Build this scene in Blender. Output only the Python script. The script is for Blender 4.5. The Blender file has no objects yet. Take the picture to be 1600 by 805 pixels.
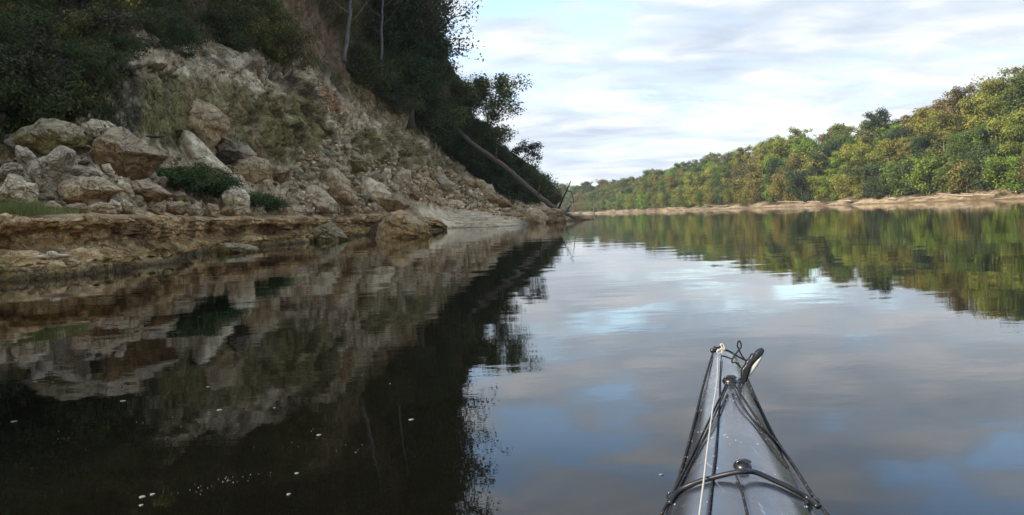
import bpy, bmesh, math, random
import numpy as np
from mathutils import Vector, Matrix
sc = bpy.context.scene
col = sc.collection
random.seed(7); rng = np.random.default_rng(7)

# ---------------------------------------------------------------- camera
F_PX, W_PX, H_PX, CAM_H = 1256.0, 1600.0, 805.0, 0.85
HAZE = 0.00016
PITCH, ROLL = math.atan(65.4 / F_PX), math.radians(2.32)
_F = np.array([0, math.cos(PITCH), -math.sin(PITCH)])
_X = np.array([1.0, 0, 0]); _U = np.array([0, math.sin(PITCH), math.cos(PITCH)])
_r = math.cos(ROLL) * _X - math.sin(ROLL) * _U
_u = math.sin(ROLL) * _X + math.cos(ROLL) * _U
CAM = np.array([0, 0, CAM_H])
cam = bpy.data.objects.new('camera', bpy.data.cameras.new('camera')); col.objects.link(cam)
cam.data.sensor_width = 36; cam.data.lens = 36 * F_PX / W_PX
cam.data.clip_start = 0.05; cam.data.clip_end = 6000
M = Matrix.Identity(4)
for i, v in enumerate((_r, _u, -_F)):
    for j in range(3): M[j][i] = v[j]
M[0][3], M[1][3], M[2][3] = CAM
cam.matrix_world = M
sc.camera = cam

def ray(px, py):
    return _F * F_PX + _r * (px - W_PX / 2) + _u * (H_PX / 2 - py)
def at(px, py, d):                       # point of the place seen at a pixel, d metres ahead
    v = ray(px, py); return CAM + v * (d / v[1])
def on(px, py, z):                       # the same on a level z
    v = ray(px, py); return CAM + v * ((z - CAM_H) / v[2])
def proj(P):
    q = np.asarray(P) - CAM
    f = q @ _F; f = np.where(np.abs(f) < 1e-3, 1e-3, f)
    return W_PX / 2 + F_PX * (q @ _r) / f, H_PX / 2 - F_PX * (q @ _u) / f, f

# ---------------------------------------------------------------- sky, sun, exposure
SUN_EL, SUN_AZ = math.radians(29), math.radians(243)
world = bpy.data.worlds.new("World"); sc.world = world; world.use_nodes = True
class NT:
    def __init__(s, tree): s.t = tree
    def n(s, kind, **k):
        nd = s.t.nodes.new(kind)
        for a, b in k.items():
            if a.startswith('i_'):
                key = a[2:]
                key = int(key) if key.isdigit() else key.replace('_', ' ')
                nd.inputs[key].default_value = b
            else: setattr(nd, a, b)
        return nd
    def l(s, a, b): s.t.links.new(a, b); return b
    def math(s, op, a, b=None, clamp=False):
        nd = s.t.nodes.new('ShaderNodeMath'); nd.operation = op; nd.use_clamp = clamp
        for i, v in enumerate((a, b)):
            if v is None: continue
            if isinstance(v, (int, float)): nd.inputs[i].default_value = v
            else: s.t.links.new(v, nd.inputs[i])
        return nd.outputs[0]
    def ramp(s, fac, stops, interp='LINEAR'):
        nd = s.t.nodes.new('ShaderNodeValToRGB'); nd.color_ramp.interpolation = interp
        while len(nd.color_ramp.elements) < len(stops): nd.color_ramp.elements.new(0.5)
        for e, (p, c) in zip(nd.color_ramp.elements, stops):
            e.position = p; e.color = (c, c, c, 1) if isinstance(c, (int, float)) else (*c, 1)
        s.t.links.new(fac, nd.inputs[0]); return nd.outputs[0]
    def mix(s, fac, a, b, mode='MIX'):
        nd = s.t.nodes.new('ShaderNodeMix'); nd.data_type = 'RGBA'; nd.blend_type = mode
        for idx, v in ((0, fac), (6, a), (7, b)):
            if isinstance(v, (int, float)): nd.inputs[idx].default_value = v
            elif isinstance(v, tuple): nd.inputs[idx].default_value = (*v, 1)
            else: s.t.links.new(v, nd.inputs[idx])
        return nd.outputs[2]
    def noise(s, vec, scale, detail=4, rough=0.55, dist=0.0):
        nd = s.t.nodes.new('ShaderNodeTexNoise')
        nd.inputs['Scale'].default_value = scale; nd.inputs['Detail'].default_value = detail
        nd.inputs['Roughness'].default_value = rough; nd.inputs['Distortion'].default_value = dist
        if vec is not None: s.t.links.new(vec, nd.inputs['Vector'])
        return nd.outputs[0]
    def mapping(s, vec, scale=(1, 1, 1), rot=(0, 0, 0), loc=(0, 0, 0)):
        nd = s.t.nodes.new('ShaderNodeMapping'); nd.inputs['Scale'].default_value = scale
        nd.inputs['Rotation'].default_value = rot; nd.inputs['Location'].default_value = loc
        s.t.links.new(vec, nd.inputs['Vector']); return nd.outputs[0]

wt = NT(world.node_tree); world.node_tree.nodes.clear()
sky = wt.n('ShaderNodeTexSky', sky_type='NISHITA', sun_disc=False, sun_elevation=SUN_EL, sun_rotation=SUN_AZ)
sky.air_density = 1.0; sky.dust_density = 0.5
tc = wt.n('ShaderNodeTexCoord')
sep = wt.n('ShaderNodeSeparateXYZ'); wt.l(tc.outputs['Generated'], sep.inputs[0])
zc = wt.math('MAXIMUM', sep.outputs[2], 0.0); zz = wt.math('ADD', zc, 0.15)
cu = wt.math('DIVIDE', sep.outputs[0], zz); cv = wt.math('DIVIDE', sep.outputs[1], zz)
cmb = wt.n('ShaderNodeCombineXYZ'); wt.l(cu, cmb.inputs[0]); wt.l(cv, cmb.inputs[1])
m1 = wt.mapping(cmb.outputs[0], (0.95, 1.25, 1), (0, 0, math.radians(14)), (5.5, 14.1, 11))
n1 = wt.noise(m1, 1.0, 7, 0.58, 0.25)
m2 = wt.mapping(cmb.outputs[0], (2.3, 3.6, 1), (0, 0, math.radians(14)), (0.3, 5.2, 2))
n2 = wt.noise(m2, 1.3, 4, 0.5, 0.4)
cover = wt.math('ADD', wt.math('MULTIPLY', n1, 0.72), wt.math('MULTIPLY', n2, 0.28))
low = wt.math('MULTIPLY', wt.math('SUBTRACT', 0.42, zc, True), 0.295)      # cloud sheet closes up towards the horizon
cover = wt.math('ADD', wt.math('SUBTRACT', cover, 0.058), low)
mask = wt.ramp(cover, [(0.435, 0.0), (0.495, 0.82), (0.56, 1.0)])
shade = wt.ramp(n2, [(0.32, (1.90, 2.20, 2.62)), (0.50, (2.50, 2.72, 3.02)), (0.68, (3.3, 3.38, 3.5))])
blue = wt.mix(1.0, sky.outputs[0], (1.0, 1.0, 1.0), 'MULTIPLY')
skyc = wt.mix(mask, blue, shade)
bg = wt.n('ShaderNodeBackground', i_Strength=0.15); wt.l(skyc, bg.inputs[0])
wo = wt.n('ShaderNodeOutputWorld'); wt.l(bg.outputs[0], wo.inputs[0])

sun = bpy.data.objects.new('sun', bpy.data.lights.new('sun', 'SUN')); col.objects.link(sun)
sun.data.energy = 4.2; sun.data.angle = math.radians(1.0); sun.data.color = (1.0, 0.89, 0.70)
S_DIR = Vector((math.sin(SUN_AZ) * math.cos(SUN_EL), math.cos(SUN_AZ) * math.cos(SUN_EL), math.sin(SUN_EL)))
sun.rotation_euler = S_DIR.to_track_quat('Z', 'Y').to_euler()
sun.location = (-60, -20, 80)
sc.view_settings.view_transform = 'Standard'; sc.view_settings.look = 'None'
sc.view_settings.gamma = 1; sc.view_settings.use_curve_mapping = False
sc.view_settings.exposure = 1.18
try:
    sc.cycles.max_bounces = 6; sc.cycles.diffuse_bounces = 2; sc.cycles.glossy_bounces = 3
    sc.cycles.transmission_bounces = 2; sc.cycles.transparent_max_bounces = 4
    sc.cycles.sample_clamp_indirect = 4
except Exception: pass

# ---------------------------------------------------------------- helpers
def tag(o, label=None, cat=None, group=None, kind=None):
    if label: o['label'] = label
    if cat: o['category'] = cat
    if group: o['group'] = group
    if kind: o['kind'] = kind
    return o
def mesh_np(name, V, Fc, smooth=False, mats=()):
    """V (n,3); Fc (m,k) array of equal-sided faces"""
    me = bpy.data.meshes.new(name)
    V = np.asarray(V, np.float32); Fc = np.asarray(Fc, np.int32)
    m, k = Fc.shape
    me.vertices.add(len(V)); me.vertices.foreach_set('co', V.ravel())
    me.loops.add(m * k); me.loops.foreach_set('vertex_index', Fc.ravel())
    me.polygons.add(m); me.polygons.foreach_set('loop_start', np.arange(0, m * k, k, dtype=np.int32))
    me.update(calc_edges=True)
    me.polygons.foreach_set('use_smooth', np.full(m, bool(smooth)))
    for q in mats: me.materials.append(q)
    return me
def set_col(me, name, C):
    a = me.color_attributes.new(name, 'FLOAT_COLOR', 'POINT')
    C = np.asarray(C, np.float32)
    if C.shape[1] == 3: C = np.hstack([C, np.ones((len(C), 1), np.float32)])
    a.data.foreach_set('color', C.ravel())
def link(name, me, parent=None):
    o = bpy.data.objects.new(name, me); col.objects.link(o)
    if parent: o.parent = parent
    return o
def empty(name, loc=(0, 0, 0), rz=0):
    o = bpy.data.objects.new(name, None); col.objects.link(o); o.location = loc; o.rotation_euler = (0, 0, rz)
    o.empty_display_size = 0.3
    return o
def copy_thing(root):
    r = root.copy(); col.objects.link(r)
    for ch in list(root.children):
        c = ch.copy(); col.objects.link(c); c.parent = r
        for g in list(ch.children):
            d = g.copy(); col.objects.link(d); d.parent = c
    return r
def hash3(ix, iy, iz, s=0):
    h = (ix.astype(np.int64) * 374761393 + iy.astype(np.int64) * 668265263 + iz.astype(np.int64) * 2147483647 + s * 974634777) & 0xffffffff
    h = ((h ^ (h >> 13)) * 1274126177) & 0xffffffff
    h = ((h ^ (h >> 16)) * 2246822519) & 0xffffffff
    return ((h ^ (h >> 15)) & 0xffffff) / float(0xffffff)
def vnoise(P, s=0):
    P = np.asarray(P, float); i = np.floor(P).astype(np.int64); f = P - i; w = f * f * f * (f * (f * 6 - 15) + 10)
    r = 0
    for dx in (0, 1):
        for dy in (0, 1):
            for dz in (0, 1):
                h = hash3(i[:, 0] + dx, i[:, 1] + dy, i[:, 2] + dz, s)
                r = r + h * (w[:, 0] if dx else 1 - w[:, 0]) * (w[:, 1] if dy else 1 - w[:, 1]) * (w[:, 2] if dz else 1 - w[:, 2])
    return r * 2 - 1
def fbm(P, o=4, s=0, g=0.5):
    a = 1; r = 0; P = np.asarray(P, float); t = 0
    for k in range(o):
        r = r + a * vnoise(P, s + k * 17); t += a; a *= g; P = P * 2.03 + 11.3
    return r / t
def voro(P, s=0):
    """F1, F2 distance and random value of the nearest cell"""
    P = np.asarray(P, float); i = np.floor(P).astype(np.int64); n = len(P)
    f1 = np.full(n, 9.0); f2 = np.full(n, 9.0); cid = np.zeros(n)
    for dx in (-1, 0, 1):
        for dy in (-1, 0, 1):
            for dz in (-1, 0, 1):
                a, b, c = i[:, 0] + dx, i[:, 1] + dy, i[:, 2] + dz
                q = np.stack([a + hash3(a, b, c, s), b + hash3(a, b, c, s + 1), c + hash3(a, b, c, s + 2)], 1)
                d = np.sqrt(((q - P) ** 2).sum(1)); v = hash3(a, b, c, s + 3)
                nearer = d < f1
                f2 = np.where(nearer, f1, np.minimum(f2, d)); cid = np.where(nearer, v, cid); f1 = np.where(nearer, d, f1)
    return f1, f2, cid
def catmull(Pt, m, t=None):
    """Pt (n,...) control points -> (m,...) samples, uniform parameter; also returns parameter"""
    n = len(Pt); t = np.linspace(0, n - 1 - 1e-6, m) if t is None else t; i = t.astype(int); f = (t - i).reshape((-1,) + (1,) * (Pt.ndim - 1))
    E = np.concatenate([2 * Pt[:1] - Pt[1:2], Pt, 2 * Pt[-1:] - Pt[-2:-1]])
    p0, p1, p2, p3 = E[i], E[i + 1], E[i + 2], E[i + 3]
    r = 0.5 * (2 * p1 + (p2 - p0) * f + (2 * p0 - 5 * p1 + 4 * p2 - p3) * f ** 2 + (3 * p1 - p0 - 3 * p2 + p3) * f ** 3)
    return r, t
def grid_faces(nu, nv):
    a = np.arange((nu - 1) * (nv - 1)); i = a // (nv - 1); j = a % (nv - 1); k = i * nv + j
    return np.stack([k, k + nv, k + nv + 1, k + 1], 1)
def grid_normals(G):
    du = np.gradient(G, axis=0); dv = np.gradient(G, axis=1)
    n = np.cross(du, dv); n /= np.linalg.norm(n, axis=2, keepdims=True) + 1e-9
    return n
def sstep(a, b, x):
    t = np.clip((x - a) / (b - a), 0, 1); return t * t * (3 - 2 * t)

# ---------------------------------------------------------------- materials
def mat(name, rough=0.9):
    m = bpy.data.materials.new(name); m.use_nodes = True; nt = NT(m.node_tree)
    b = m.node_tree.nodes['Principled BSDF']; b.inputs['Roughness'].default_value = rough
    return m, nt, b
def geo_pos(nt): return nt.n('ShaderNodeNewGeometry').outputs['Position']
def obj_pos(nt): return nt.n('ShaderNodeTexCoord').outputs['Object']
def bump(nt, b, h, strength, dist):
    k = nt.n('ShaderNodeBump'); k.inputs['Strength'].default_value = strength; k.inputs['Distance'].default_value = dist
    nt.l(h, k.inputs['Height']); nt.l(k.outputs[0], b.inputs['Normal']); return k

def rock_surface(name, attr, vec_of, sc_=1.0, dist=0.06, strat=False):
    m, nt, b = mat(name, 0.92)
    p = vec_of(nt)
    if attr == 'object': base = nt.n('ShaderNodeObjectInfo').outputs['Color']
    else: base = nt.n('ShaderNodeVertexColor', layer_name=attr).outputs[0]
    n1 = nt.noise(p, 1.1 * sc_, 6, 0.62); n2 = nt.noise(p, 6.5 * sc_, 5, 0.65); n3 = nt.noise(p, 24 * sc_, 3, 0.6)
    c = nt.mix(nt.ramp(n1, [(0.38, 0.0), (0.62, 1.0)]), base, nt.mix(1.0, base, (0.62, 0.55, 0.45), 'MULTIPLY'))
    c = nt.mix(nt.ramp(n2, [(0.52, 0.0), (0.66, 0.5)]), c, nt.mix(1.0, c, (1.55, 1.55, 1.6), 'MULTIPLY'))
    c = nt.mix(nt.ramp(n3, [(0.3, 0.7), (0.5, 0.0)]), c, nt.mix(1.0, c, (0.40, 0.37, 0.31), 'MULTIPLY'))
    nw = nt.noise(p, 2.6 * sc_, 7, 0.7, 0.6)
    c = nt.mix(nt.ramp(nw, [(0.485, 0.0), (0.50, 0.8), (0.515, 0.0)]), c, nt.mix(1.0, c, (0.35, 0.31, 0.25), 'MULTIPLY'))
    c = nt.mix(nt.ramp(nw, [(0.56, 0.0), (0.68, 0.65)]), c, nt.mix(1.0, c, (0.50, 0.46, 0.33), 'MULTIPLY'))
    nt.l(c, b.inputs['Base Color'])
    hh = nt.math('ADD', nt.math('MULTIPLY', n2, 0.7), nt.math('MULTIPLY', n3, 0.35))
    hh = nt.math('ADD', hh, n1); hh = nt.math('ADD', hh, nt.ramp(nw, [(0.47, 0.25), (0.50, 0.0), (0.53, 0.25)]))
    if attr == 'object':                                     # pale lichen crust in patches, thickest on the upper sides
        g_ = nt.n('ShaderNodeNewGeometry'); sz = nt.n('ShaderNodeSeparateXYZ'); nt.l(g_.outputs['Normal'], sz.inputs[0])
        u_ = nt.math('ADD', nt.math('MULTIPLY', sz.outputs[2], 0.35), nt.noise(p, 1.7, 6, 0.68))
        c = nt.mix(nt.ramp(u_, [(0.52, 0.0), (0.74, 0.75)]), c, nt.mix(0.6, c, (0.50, 0.455, 0.37)))
        nt.l(c, b.inputs['Base Color'])
    wv = nt.n('ShaderNodeVectorMath', operation='ADD'); nt.l(p, wv.inputs[0])
    wn = nt.n('ShaderNodeTexNoise'); wn.inputs['Scale'].default_value = 1.7 * sc_; wn.inputs['Detail'].default_value = 4; nt.l(p, wn.inputs['Vector'])
    ws = nt.n('ShaderNodeVectorMath', operation='SCALE'); ws.inputs['Scale'].default_value = .7 / sc_; nt.l(wn.outputs[1], ws.inputs[0]); nt.l(ws.outputs[0], wv.inputs[1])
    fr = None
    for k_, wid, amt in ((.55, .030, .85), (1.7, .035, .7)):
        vo = nt.n('ShaderNodeTexVoronoi', feature='DISTANCE_TO_EDGE'); vo.inputs['Scale'].default_value = k_ * sc_; nt.l(wv.outputs[0], vo.inputs['Vector'])
        e_ = nt.ramp(vo.outputs['Distance'], [(0.0, amt), (wid, 0.0)])
        e_ = nt.math('MULTIPLY', e_, nt.ramp(n1 if k_ > 1 else n2, [(0.44, 0.0), (0.54, 1.0)]))
        fr = e_ if fr is None else nt.math('MAXIMUM', fr, e_)
    c = nt.mix(fr, c, nt.mix(1.0, c, (0.22, 0.19, 0.15), 'MULTIPLY')); hh = nt.math('SUBTRACT', hh, nt.math('MULTIPLY', fr, 0.8))
    c = nt.mix(1.0, c, (1.98, 1.75, 1.40), 'MULTIPLY'); nt.l(c, b.inputs['Base Color'])
    if strat:
        ps = nt.mapping(p, (0.8, 0.8, 9.0)); ns = nt.noise(ps, 1.2, 4, 0.6, 0.4)
        hh = nt.math('ADD', hh, nt.math('MULTIPLY', ns, 1.2))
    bump(nt, b, hh, 0.9, dist)
    b.inputs['Specular IOR Level'].default_value = 0.25
    return m
M_bluff = rock_surface('bluff_surface', 'Col', geo_pos, 1.0, 0.16)
M_ledge = rock_surface('ledge_surface', 'Col', geo_pos, 1.6, 0.05, True)
M_rock = rock_surface('boulder_stone', 'object', obj_pos, 1.6, 0.16)
M_rockc = rock_surface('rubble_stone', 'Col', geo_pos, 1.3, 0.08)

def leaf_material():
    m, nt, b = mat('foliage', 0.55)
    oc = nt.n('ShaderNodeObjectInfo').outputs['Color']
    tone = nt.n('ShaderNodeVertexColor', layer_name='Col').outputs[0]
    c = nt.mix(1.0, oc, tone, 'MULTIPLY'); nt.l(c, b.inputs['Base Color'])
    b.inputs['Specular IOR Level'].default_value = 0.3
    tr = nt.n('ShaderNodeBsdfTranslucent'); nt.l(nt.mix(1.0, c, (1.1, 1.2, 0.6), 'MULTIPLY'), tr.inputs[0])
    ms = nt.n('ShaderNodeMixShader'); ms.inputs[0].default_value = 0.28
    nt.l(b.outputs[0], ms.inputs[1]); nt.l(tr.outputs[0], ms.inputs[2])
    nt.l(ms.outputs[0], m.node_tree.nodes['Material Output'].inputs[0])
    return m
M_leaf = leaf_material()
def bark_material():
    m, nt, b = mat('bark', 0.9); p = obj_pos(nt)
    oc = nt.n('ShaderNodeObjectInfo').outputs['Color']
    n = nt.noise(nt.mapping(p, (6, 6, 1.2)), 2.0, 5, 0.6)
    nt.l(nt.mix(nt.ramp(n, [(0.35, 0.0), (0.65, 1.0)]), nt.mix(1.0, oc, (0.5, 0.48, 0.45), 'MULTIPLY'), oc), b.inputs['Base Color'])
    bump(nt, b, n, 0.8, 0.03); return m
M_bark = bark_material()

def water_material():
    m, nt, b = mat('river_water', 0.015)
    p = geo_pos(nt)
    b.inputs['IOR'].default_value = 1.333
    n = nt.noise(p, 0.05, 3, 0.5)
    nt.l(nt.mix(n, (0.0035, 0.0034, 0.0022), (0.0055, 0.005, 0.003)), b.inputs['Base Color'])
    a = nt.noise(nt.mapping(p, (1.0, 1.3, 1), (0, 0, 0.25)), 0.55, 2, 0.5, 0.3)
    c = nt.noise(nt.mapping(p, (1.0, 1.8, 1), (0, 0, 0.1)), 3.2, 3, 0.55, 0.3)
    patch = nt.ramp(nt.noise(nt.mapping(p, (0.05, 0.16, 1), (0, 0, -0.15)), 1.0, 3, 0.5), [(0.40, 0.35), (0.62, 1.0)])
    h = nt.math('ADD', nt.math('MULTIPLY', a, 0.0058), nt.math('MULTIPLY', nt.math('MULTIPLY', c, 0.0008), patch))
    k = nt.n('ShaderNodeBump'); k.inputs['Strength'].default_value = 1.0; k.inputs['Distance'].default_value = 1.0
    nt.l(h, k.inputs['Height']); nt.l(k.outputs[0], b.inputs['Normal'])
    return m
M_water = water_material()

def plain(name, colr, rough=0.6, spec=0.5, metal=0.0, nscale=0, amt=0.3, bdist=0.0):
    m, nt, b = mat(name, rough)
    b.inputs['Metallic'].default_value = metal; b.inputs['Specular IOR Level'].default_value = spec
    if nscale:
        n = nt.noise(obj_pos(nt), nscale, 5, 0.6)
        nt.l(nt.mix(n, tuple(c * (1 - amt) for c in colr), tuple(c * (1 + amt) for c in colr)), b.inputs['Base Color'])
        if bdist: bump(nt, b, n, 0.6, bdist)
    else: b.inputs['Base Color'].default_value = (*colr, 1)
    return m

# ---------------------------------------------------------------- water
wm = mesh_np('water', [(-2500, -1500, 0), (2500, -1500, 0), (2500, 4500, 0), (-2500, 4500, 0)], [(0, 1, 2, 3)], mats=[M_water])
tag(link('water', wm), kind='structure')
# ground under everything, out to the horizon behind the banks
gm, gnt, gb = mat('river_bed_soil', 0.95); gnt.l(gnt.mix(gnt.noise(geo_pos(gnt), 0.2, 4), (0.06, 0.05, 0.03), (0.10, 0.085, 0.05)), gb.inputs['Base Color'])
tag(link('ground', mesh_np('ground', [(-2600, -1600, -3), (2600, -1600, -3), (2600, 4600, -3), (-2600, 4600, -3)], [(0, 1, 2, 3)], mats=[gm])), kind='structure')

# ---------------------------------------------------------------- bluff on the left bank
def wl(px, py): return on(px, py, 0.0)
cols = []
def world_col(x, y):
    cols.append([np.array(q, float) for q in [(x + 1, y, -1.5), (x, y, 0.2), (x - 3.5, y, 1.2), (x - 8, y, 5), (x - 9.5, y, 9), (x - 11, y, 10.5), (x - 17, y, 15), (x - 27, y, 22), (x - 80, y + 8, 27)]])
world_col(-18, -40); world_col(-14, -12); world_col(-13.5, 4)
def px_col(px, B, C, D, E, Fp, G, Hh, pl=(-46, 20, 4)):
    Bp = np.array(B, float) if len(B) == 3 else at(px, *B)
    A = Bp + np.array([0.6, -0.8, -1.8])
    pts = [A, Bp] + [at(px, *q) for q in (C, D, E, Fp, G, Hh)]
    pts.append(pts[-1] + np.array(pl))
    cols.append(pts)
def zB(px, d, z): # point at column px, depth d, height z
    v = ray(px, 400); q = CAM + v * (d / v[1]); return (q[0], q[1], z)
px_col(-200, zB(-200, 15.5, .3), (338, 17.5), (215, 22), (120, 24), (60, 26.5), (-60, 32), (-250, 42))
px_col(0,   zB(0, 18.3, .3),   (341, 20), (222, 26), (118, 28), (70, 31), (-60, 37), (-230, 47))
px_col(100, zB(100, 19, .3),   (340, 20.5), (218, 26.5), (120, 28.5), (70, 31.5), (-50, 38), (-225, 49))
px_col(200, zB(200, 21, .3),   (339, 22), (232, 28), (97, 29.3), (80, 31), (-30, 39), (-215, 51))
px_col(300, zB(300, 29.8, .3), (339, 31), (250, 35.5), (112, 37), (92, 38.7), (-20, 46), (-200, 57))
px_col(400, zB(400, 34.5, .3), (338, 36), (258, 40), (140, 42), (105, 44), (-5, 51), (-180, 62))
px_col(490, zB(490, 40, .3),   (337, 42), (266, 45.5), (175, 48), (135, 50), (30, 57), (-150, 68))
px_col(560, zB(560, 50.5, .2), (334, 53), (272, 57), (215, 60), (182, 62), (90, 68), (-90, 79))
px_col(630, (*on(630, 366, 0)[:2], -.15), (322, 60), (286, 65), (238, 69), (212, 71), (140, 77), (0, 90))
px_col(700, (*on(700, 357, 0)[:2], -.05), (326, 78), (300, 82), (268, 86), (248, 89), (215, 94), (188, 102))
px_col(760, (*on(760, 355, 0)[:2], -.05), (331, 80), (314, 85), (298, 89), (287, 92), (260, 97), (228, 107))
px_col(810, (*on(810, 352.5, 0)[:2], -.05), (334, 82), (323, 88), (313, 93), (304, 96), (293, 101), (272, 112))
px_col(850, (*on(850, 349, 0)[:2], -.2), (338, 85), (331, 90), (325, 94), (319, 98), (312, 103), (303, 114), (-30, 40, 3))
px_col(885, (*on(885, 347, 0)[:2], -.25), (339, 90), (336, 94), (332, 99), (330, 104), (328, 110), (324, 122), (-20, 50, 3))
px_col(912, (*on(912, 342, 0)[:2], -.2), (338, 104), (336, 108), (334, 113), (333, 118), (332, 126), (331, 138), (-15, 55, 4))
x0, y0 = cols[-1][1][0], cols[-1][1][1]
for cc, kx in ((cols[-1], 1.0), (cols[-2], .7)):
    for j_, sh in enumerate((0, .3, .8, 1.3, 2.0, 2.8, 4.2, 6.0, 8.0)): cc[j_] = cc[j_] - np.array([sh * kx, 0, 0])
for (dx, dy) in ((-2.5, 12), (-9, 40), (-50, 110), (-120, 190)):
    x, y = x0 + dx, y0 + dy
    cols.append([np.array(q, float) for q in [(x + 1, y, -1.5), (x, y, 0), (x - 4, y, .8), (x - 7, y, 1.6), (x - 10, y, 2.4), (x - 13, y, 3.2), (x - 20, y - 2, 5), (x - 32, y - 4, 8), (x - 70, y - 8, 12)]])
CP = np.array(cols)                                           # (nc, 9, 3)
NU, NV = 1300, 380
mid_ = CP[:, 4]; seg = np.linalg.norm(np.diff(mid_, axis=0), axis=1); dmid = np.clip((mid_[1:, 1] + mid_[:-1, 1]) / 2, 6, 400)
xm, ym, _q = proj(mid_); segpx = np.abs(np.diff(xm)); segpx[:3] = 30
wgt = np.minimum(seg, 45) * np.clip(40 / dmid, .25, 1.2) * 1.2 + np.minimum(segpx, 200) * .35; wgt[-4:] = 6
cum = np.concatenate([[0], np.cumsum(wgt)]); TU = np.interp(np.linspace(0, cum[-1], NU), cum, np.arange(len(CP))); TU = np.clip(TU, 0, len(CP) - 1 - 1e-6)
# more samples where the columns are close to the camera
G0, tu = catmull(CP, NU, TU)
G1, tv = catmull(np.swapaxes(G0, 0, 1), NV)
G = np.swapaxes(G1, 0, 1)                                     # (NU, NV, 3)
N = grid_normals(G)
if N[NU // 3, NV // 2, 0] < 0: N = -N
Pf = G.reshape(-1, 3).copy(); Nf = N.reshape(-1, 3)
V_ = np.tile(tv, NU); U_ = np.repeat(tu, NV)
px_, py_, _ = proj(Pf)
wcliff = sstep(2.9, 3.2, V_) * (1 - sstep(5.0, 5.5, V_))
wtal = sstep(1.5, 2.0, V_) * (1 - sstep(2.9, 3.3, V_)); wsoil = sstep(5.0, 5.5, V_)
sandz = sstep(640, 670, px_) * (1 - sstep(795, 830, px_)) * (1 - sstep(1.85, 2.15, V_)) * (Pf[:, 1] > 30)
warp = np.stack([fbm(Pf * .5, 3, 5), fbm(Pf * .5, 3, 6), fbm(Pf * .5, 3, 7)], 1)
Q = Pf + warp * 0.9
f1, f2, ci = voro(Q * np.array([.42, .42, .34]), 3)
g1, g2, cj = voro(Q * 1.15, 9)
h1, h2, ck = voro(Q * 2.6, 13)
crack = np.exp(-((f2 - f1) / .06) ** 2); crack2 = np.exp(-((g2 - g1) / .08) ** 2)
flatw = (1 - sstep(345, 420, px_)) * (px_ > 150)                # the mossy wall at the left is smooth
disp = wcliff * (((ci - .5) * .95 - crack * .30) * (1 - .55 * flatw) + ((cj - .5) * .26 - crack2 * .10 + fbm(Pf * 2.2, 3, 21) * .12) * (1 - .7 * flatw))
disp += wtal * ((.55 - g1) * .75 + (.5 - h1) * .32 + fbm(Pf * .35, 3, 31) * .4)
disp += wsoil * (fbm(Pf * .22, 4, 41) * 1.3 + fbm(Pf * 1.4, 4, 42) * .35)
bed = fbm(Pf * np.array([.25, .25, 3.0]) + warp * .6, 3, 55)
disp += wcliff * (np.abs(fbm(Pf * np.array([.8, .8, .8]) + warp, 4, 59)) - .15) * -.9 * (1 - .6 * flatw)
disp += wcliff * bed * .22 * (1 - .6 * flatw) + wcliff * fbm(Pf * 5, 2, 57) * .07
disp *= (1 - sandz)
disp += sandz * fbm(Pf * .5, 3, 44) * .06
disp *= sstep(.9, 1.4, V_)
ridge = np.abs(fbm(Pf * np.array([.3, .3, .12]), 3, 51))
disp -= wcliff * ridge * .6
tipw = np.maximum(sstep(770, 870, px_) * (Pf[:, 1] > 40), U_ > 17.2)
disp *= 1 - .88 * tipw
Pb = Pf + Nf * disp[:, None]
px_, py_, _ = proj(Pb)
# colours of the ground, with overhang shade painted in
C = np.zeros((len(Pb), 3))
lime = np.array([.55, .48, .37]); grey = np.array([.38, .35, .29]); moss = np.array([.112, .108, .026]); soil = np.array([.090, .068, .040])
grassc = np.array([.070, .075, .024]); clay = np.array([.21, .15, .105]); orange = np.array([.32, .18, .09]); sandc = np.array([.66, .60, .50]); dark = np.array([.045, .04, .026])
def mixc(C, col_, w): return C * (1 - w[:, None]) + col_ * w[:, None]
C[:] = soil
nA = fbm(Pb * .6, 4, 61); nB = fbm(Pb * 2.0, 4, 62); nS = fbm(Pb * np.array([1.0, 1.0, .30]), 4, 63)
C = mixc(C, grassc, np.clip(.5 + nA * 1.6, 0, 1) * wsoil)
C = mixc(C, lime * 1.04, wcliff); C = mixc(C, grey, wcliff * np.clip(.25 + nB * 1.8, 0, .8))
C = mixc(C, lime * .95, wtal); C = mixc(C, grey * .8, wtal * np.clip(.3 + nB * 1.5, 0, .8)); C = mixc(C, np.array([.24, .165, .09]), wtal * np.clip(.25 + nA * 1.4, 0, .7))
def blob(x, y, rx, ry, ang=0, soft=.32):
    a = math.radians(ang); dx, dy = px_ - x, py_ - y
    X = (dx * math.cos(a) + dy * math.sin(a)) / rx; Y = (-dx * math.sin(a) + dy * math.cos(a)) / ry
    return 1 - sstep(1 - soft, 1 + soft, np.sqrt(X * X + Y * Y) + nB * .28)
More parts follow.
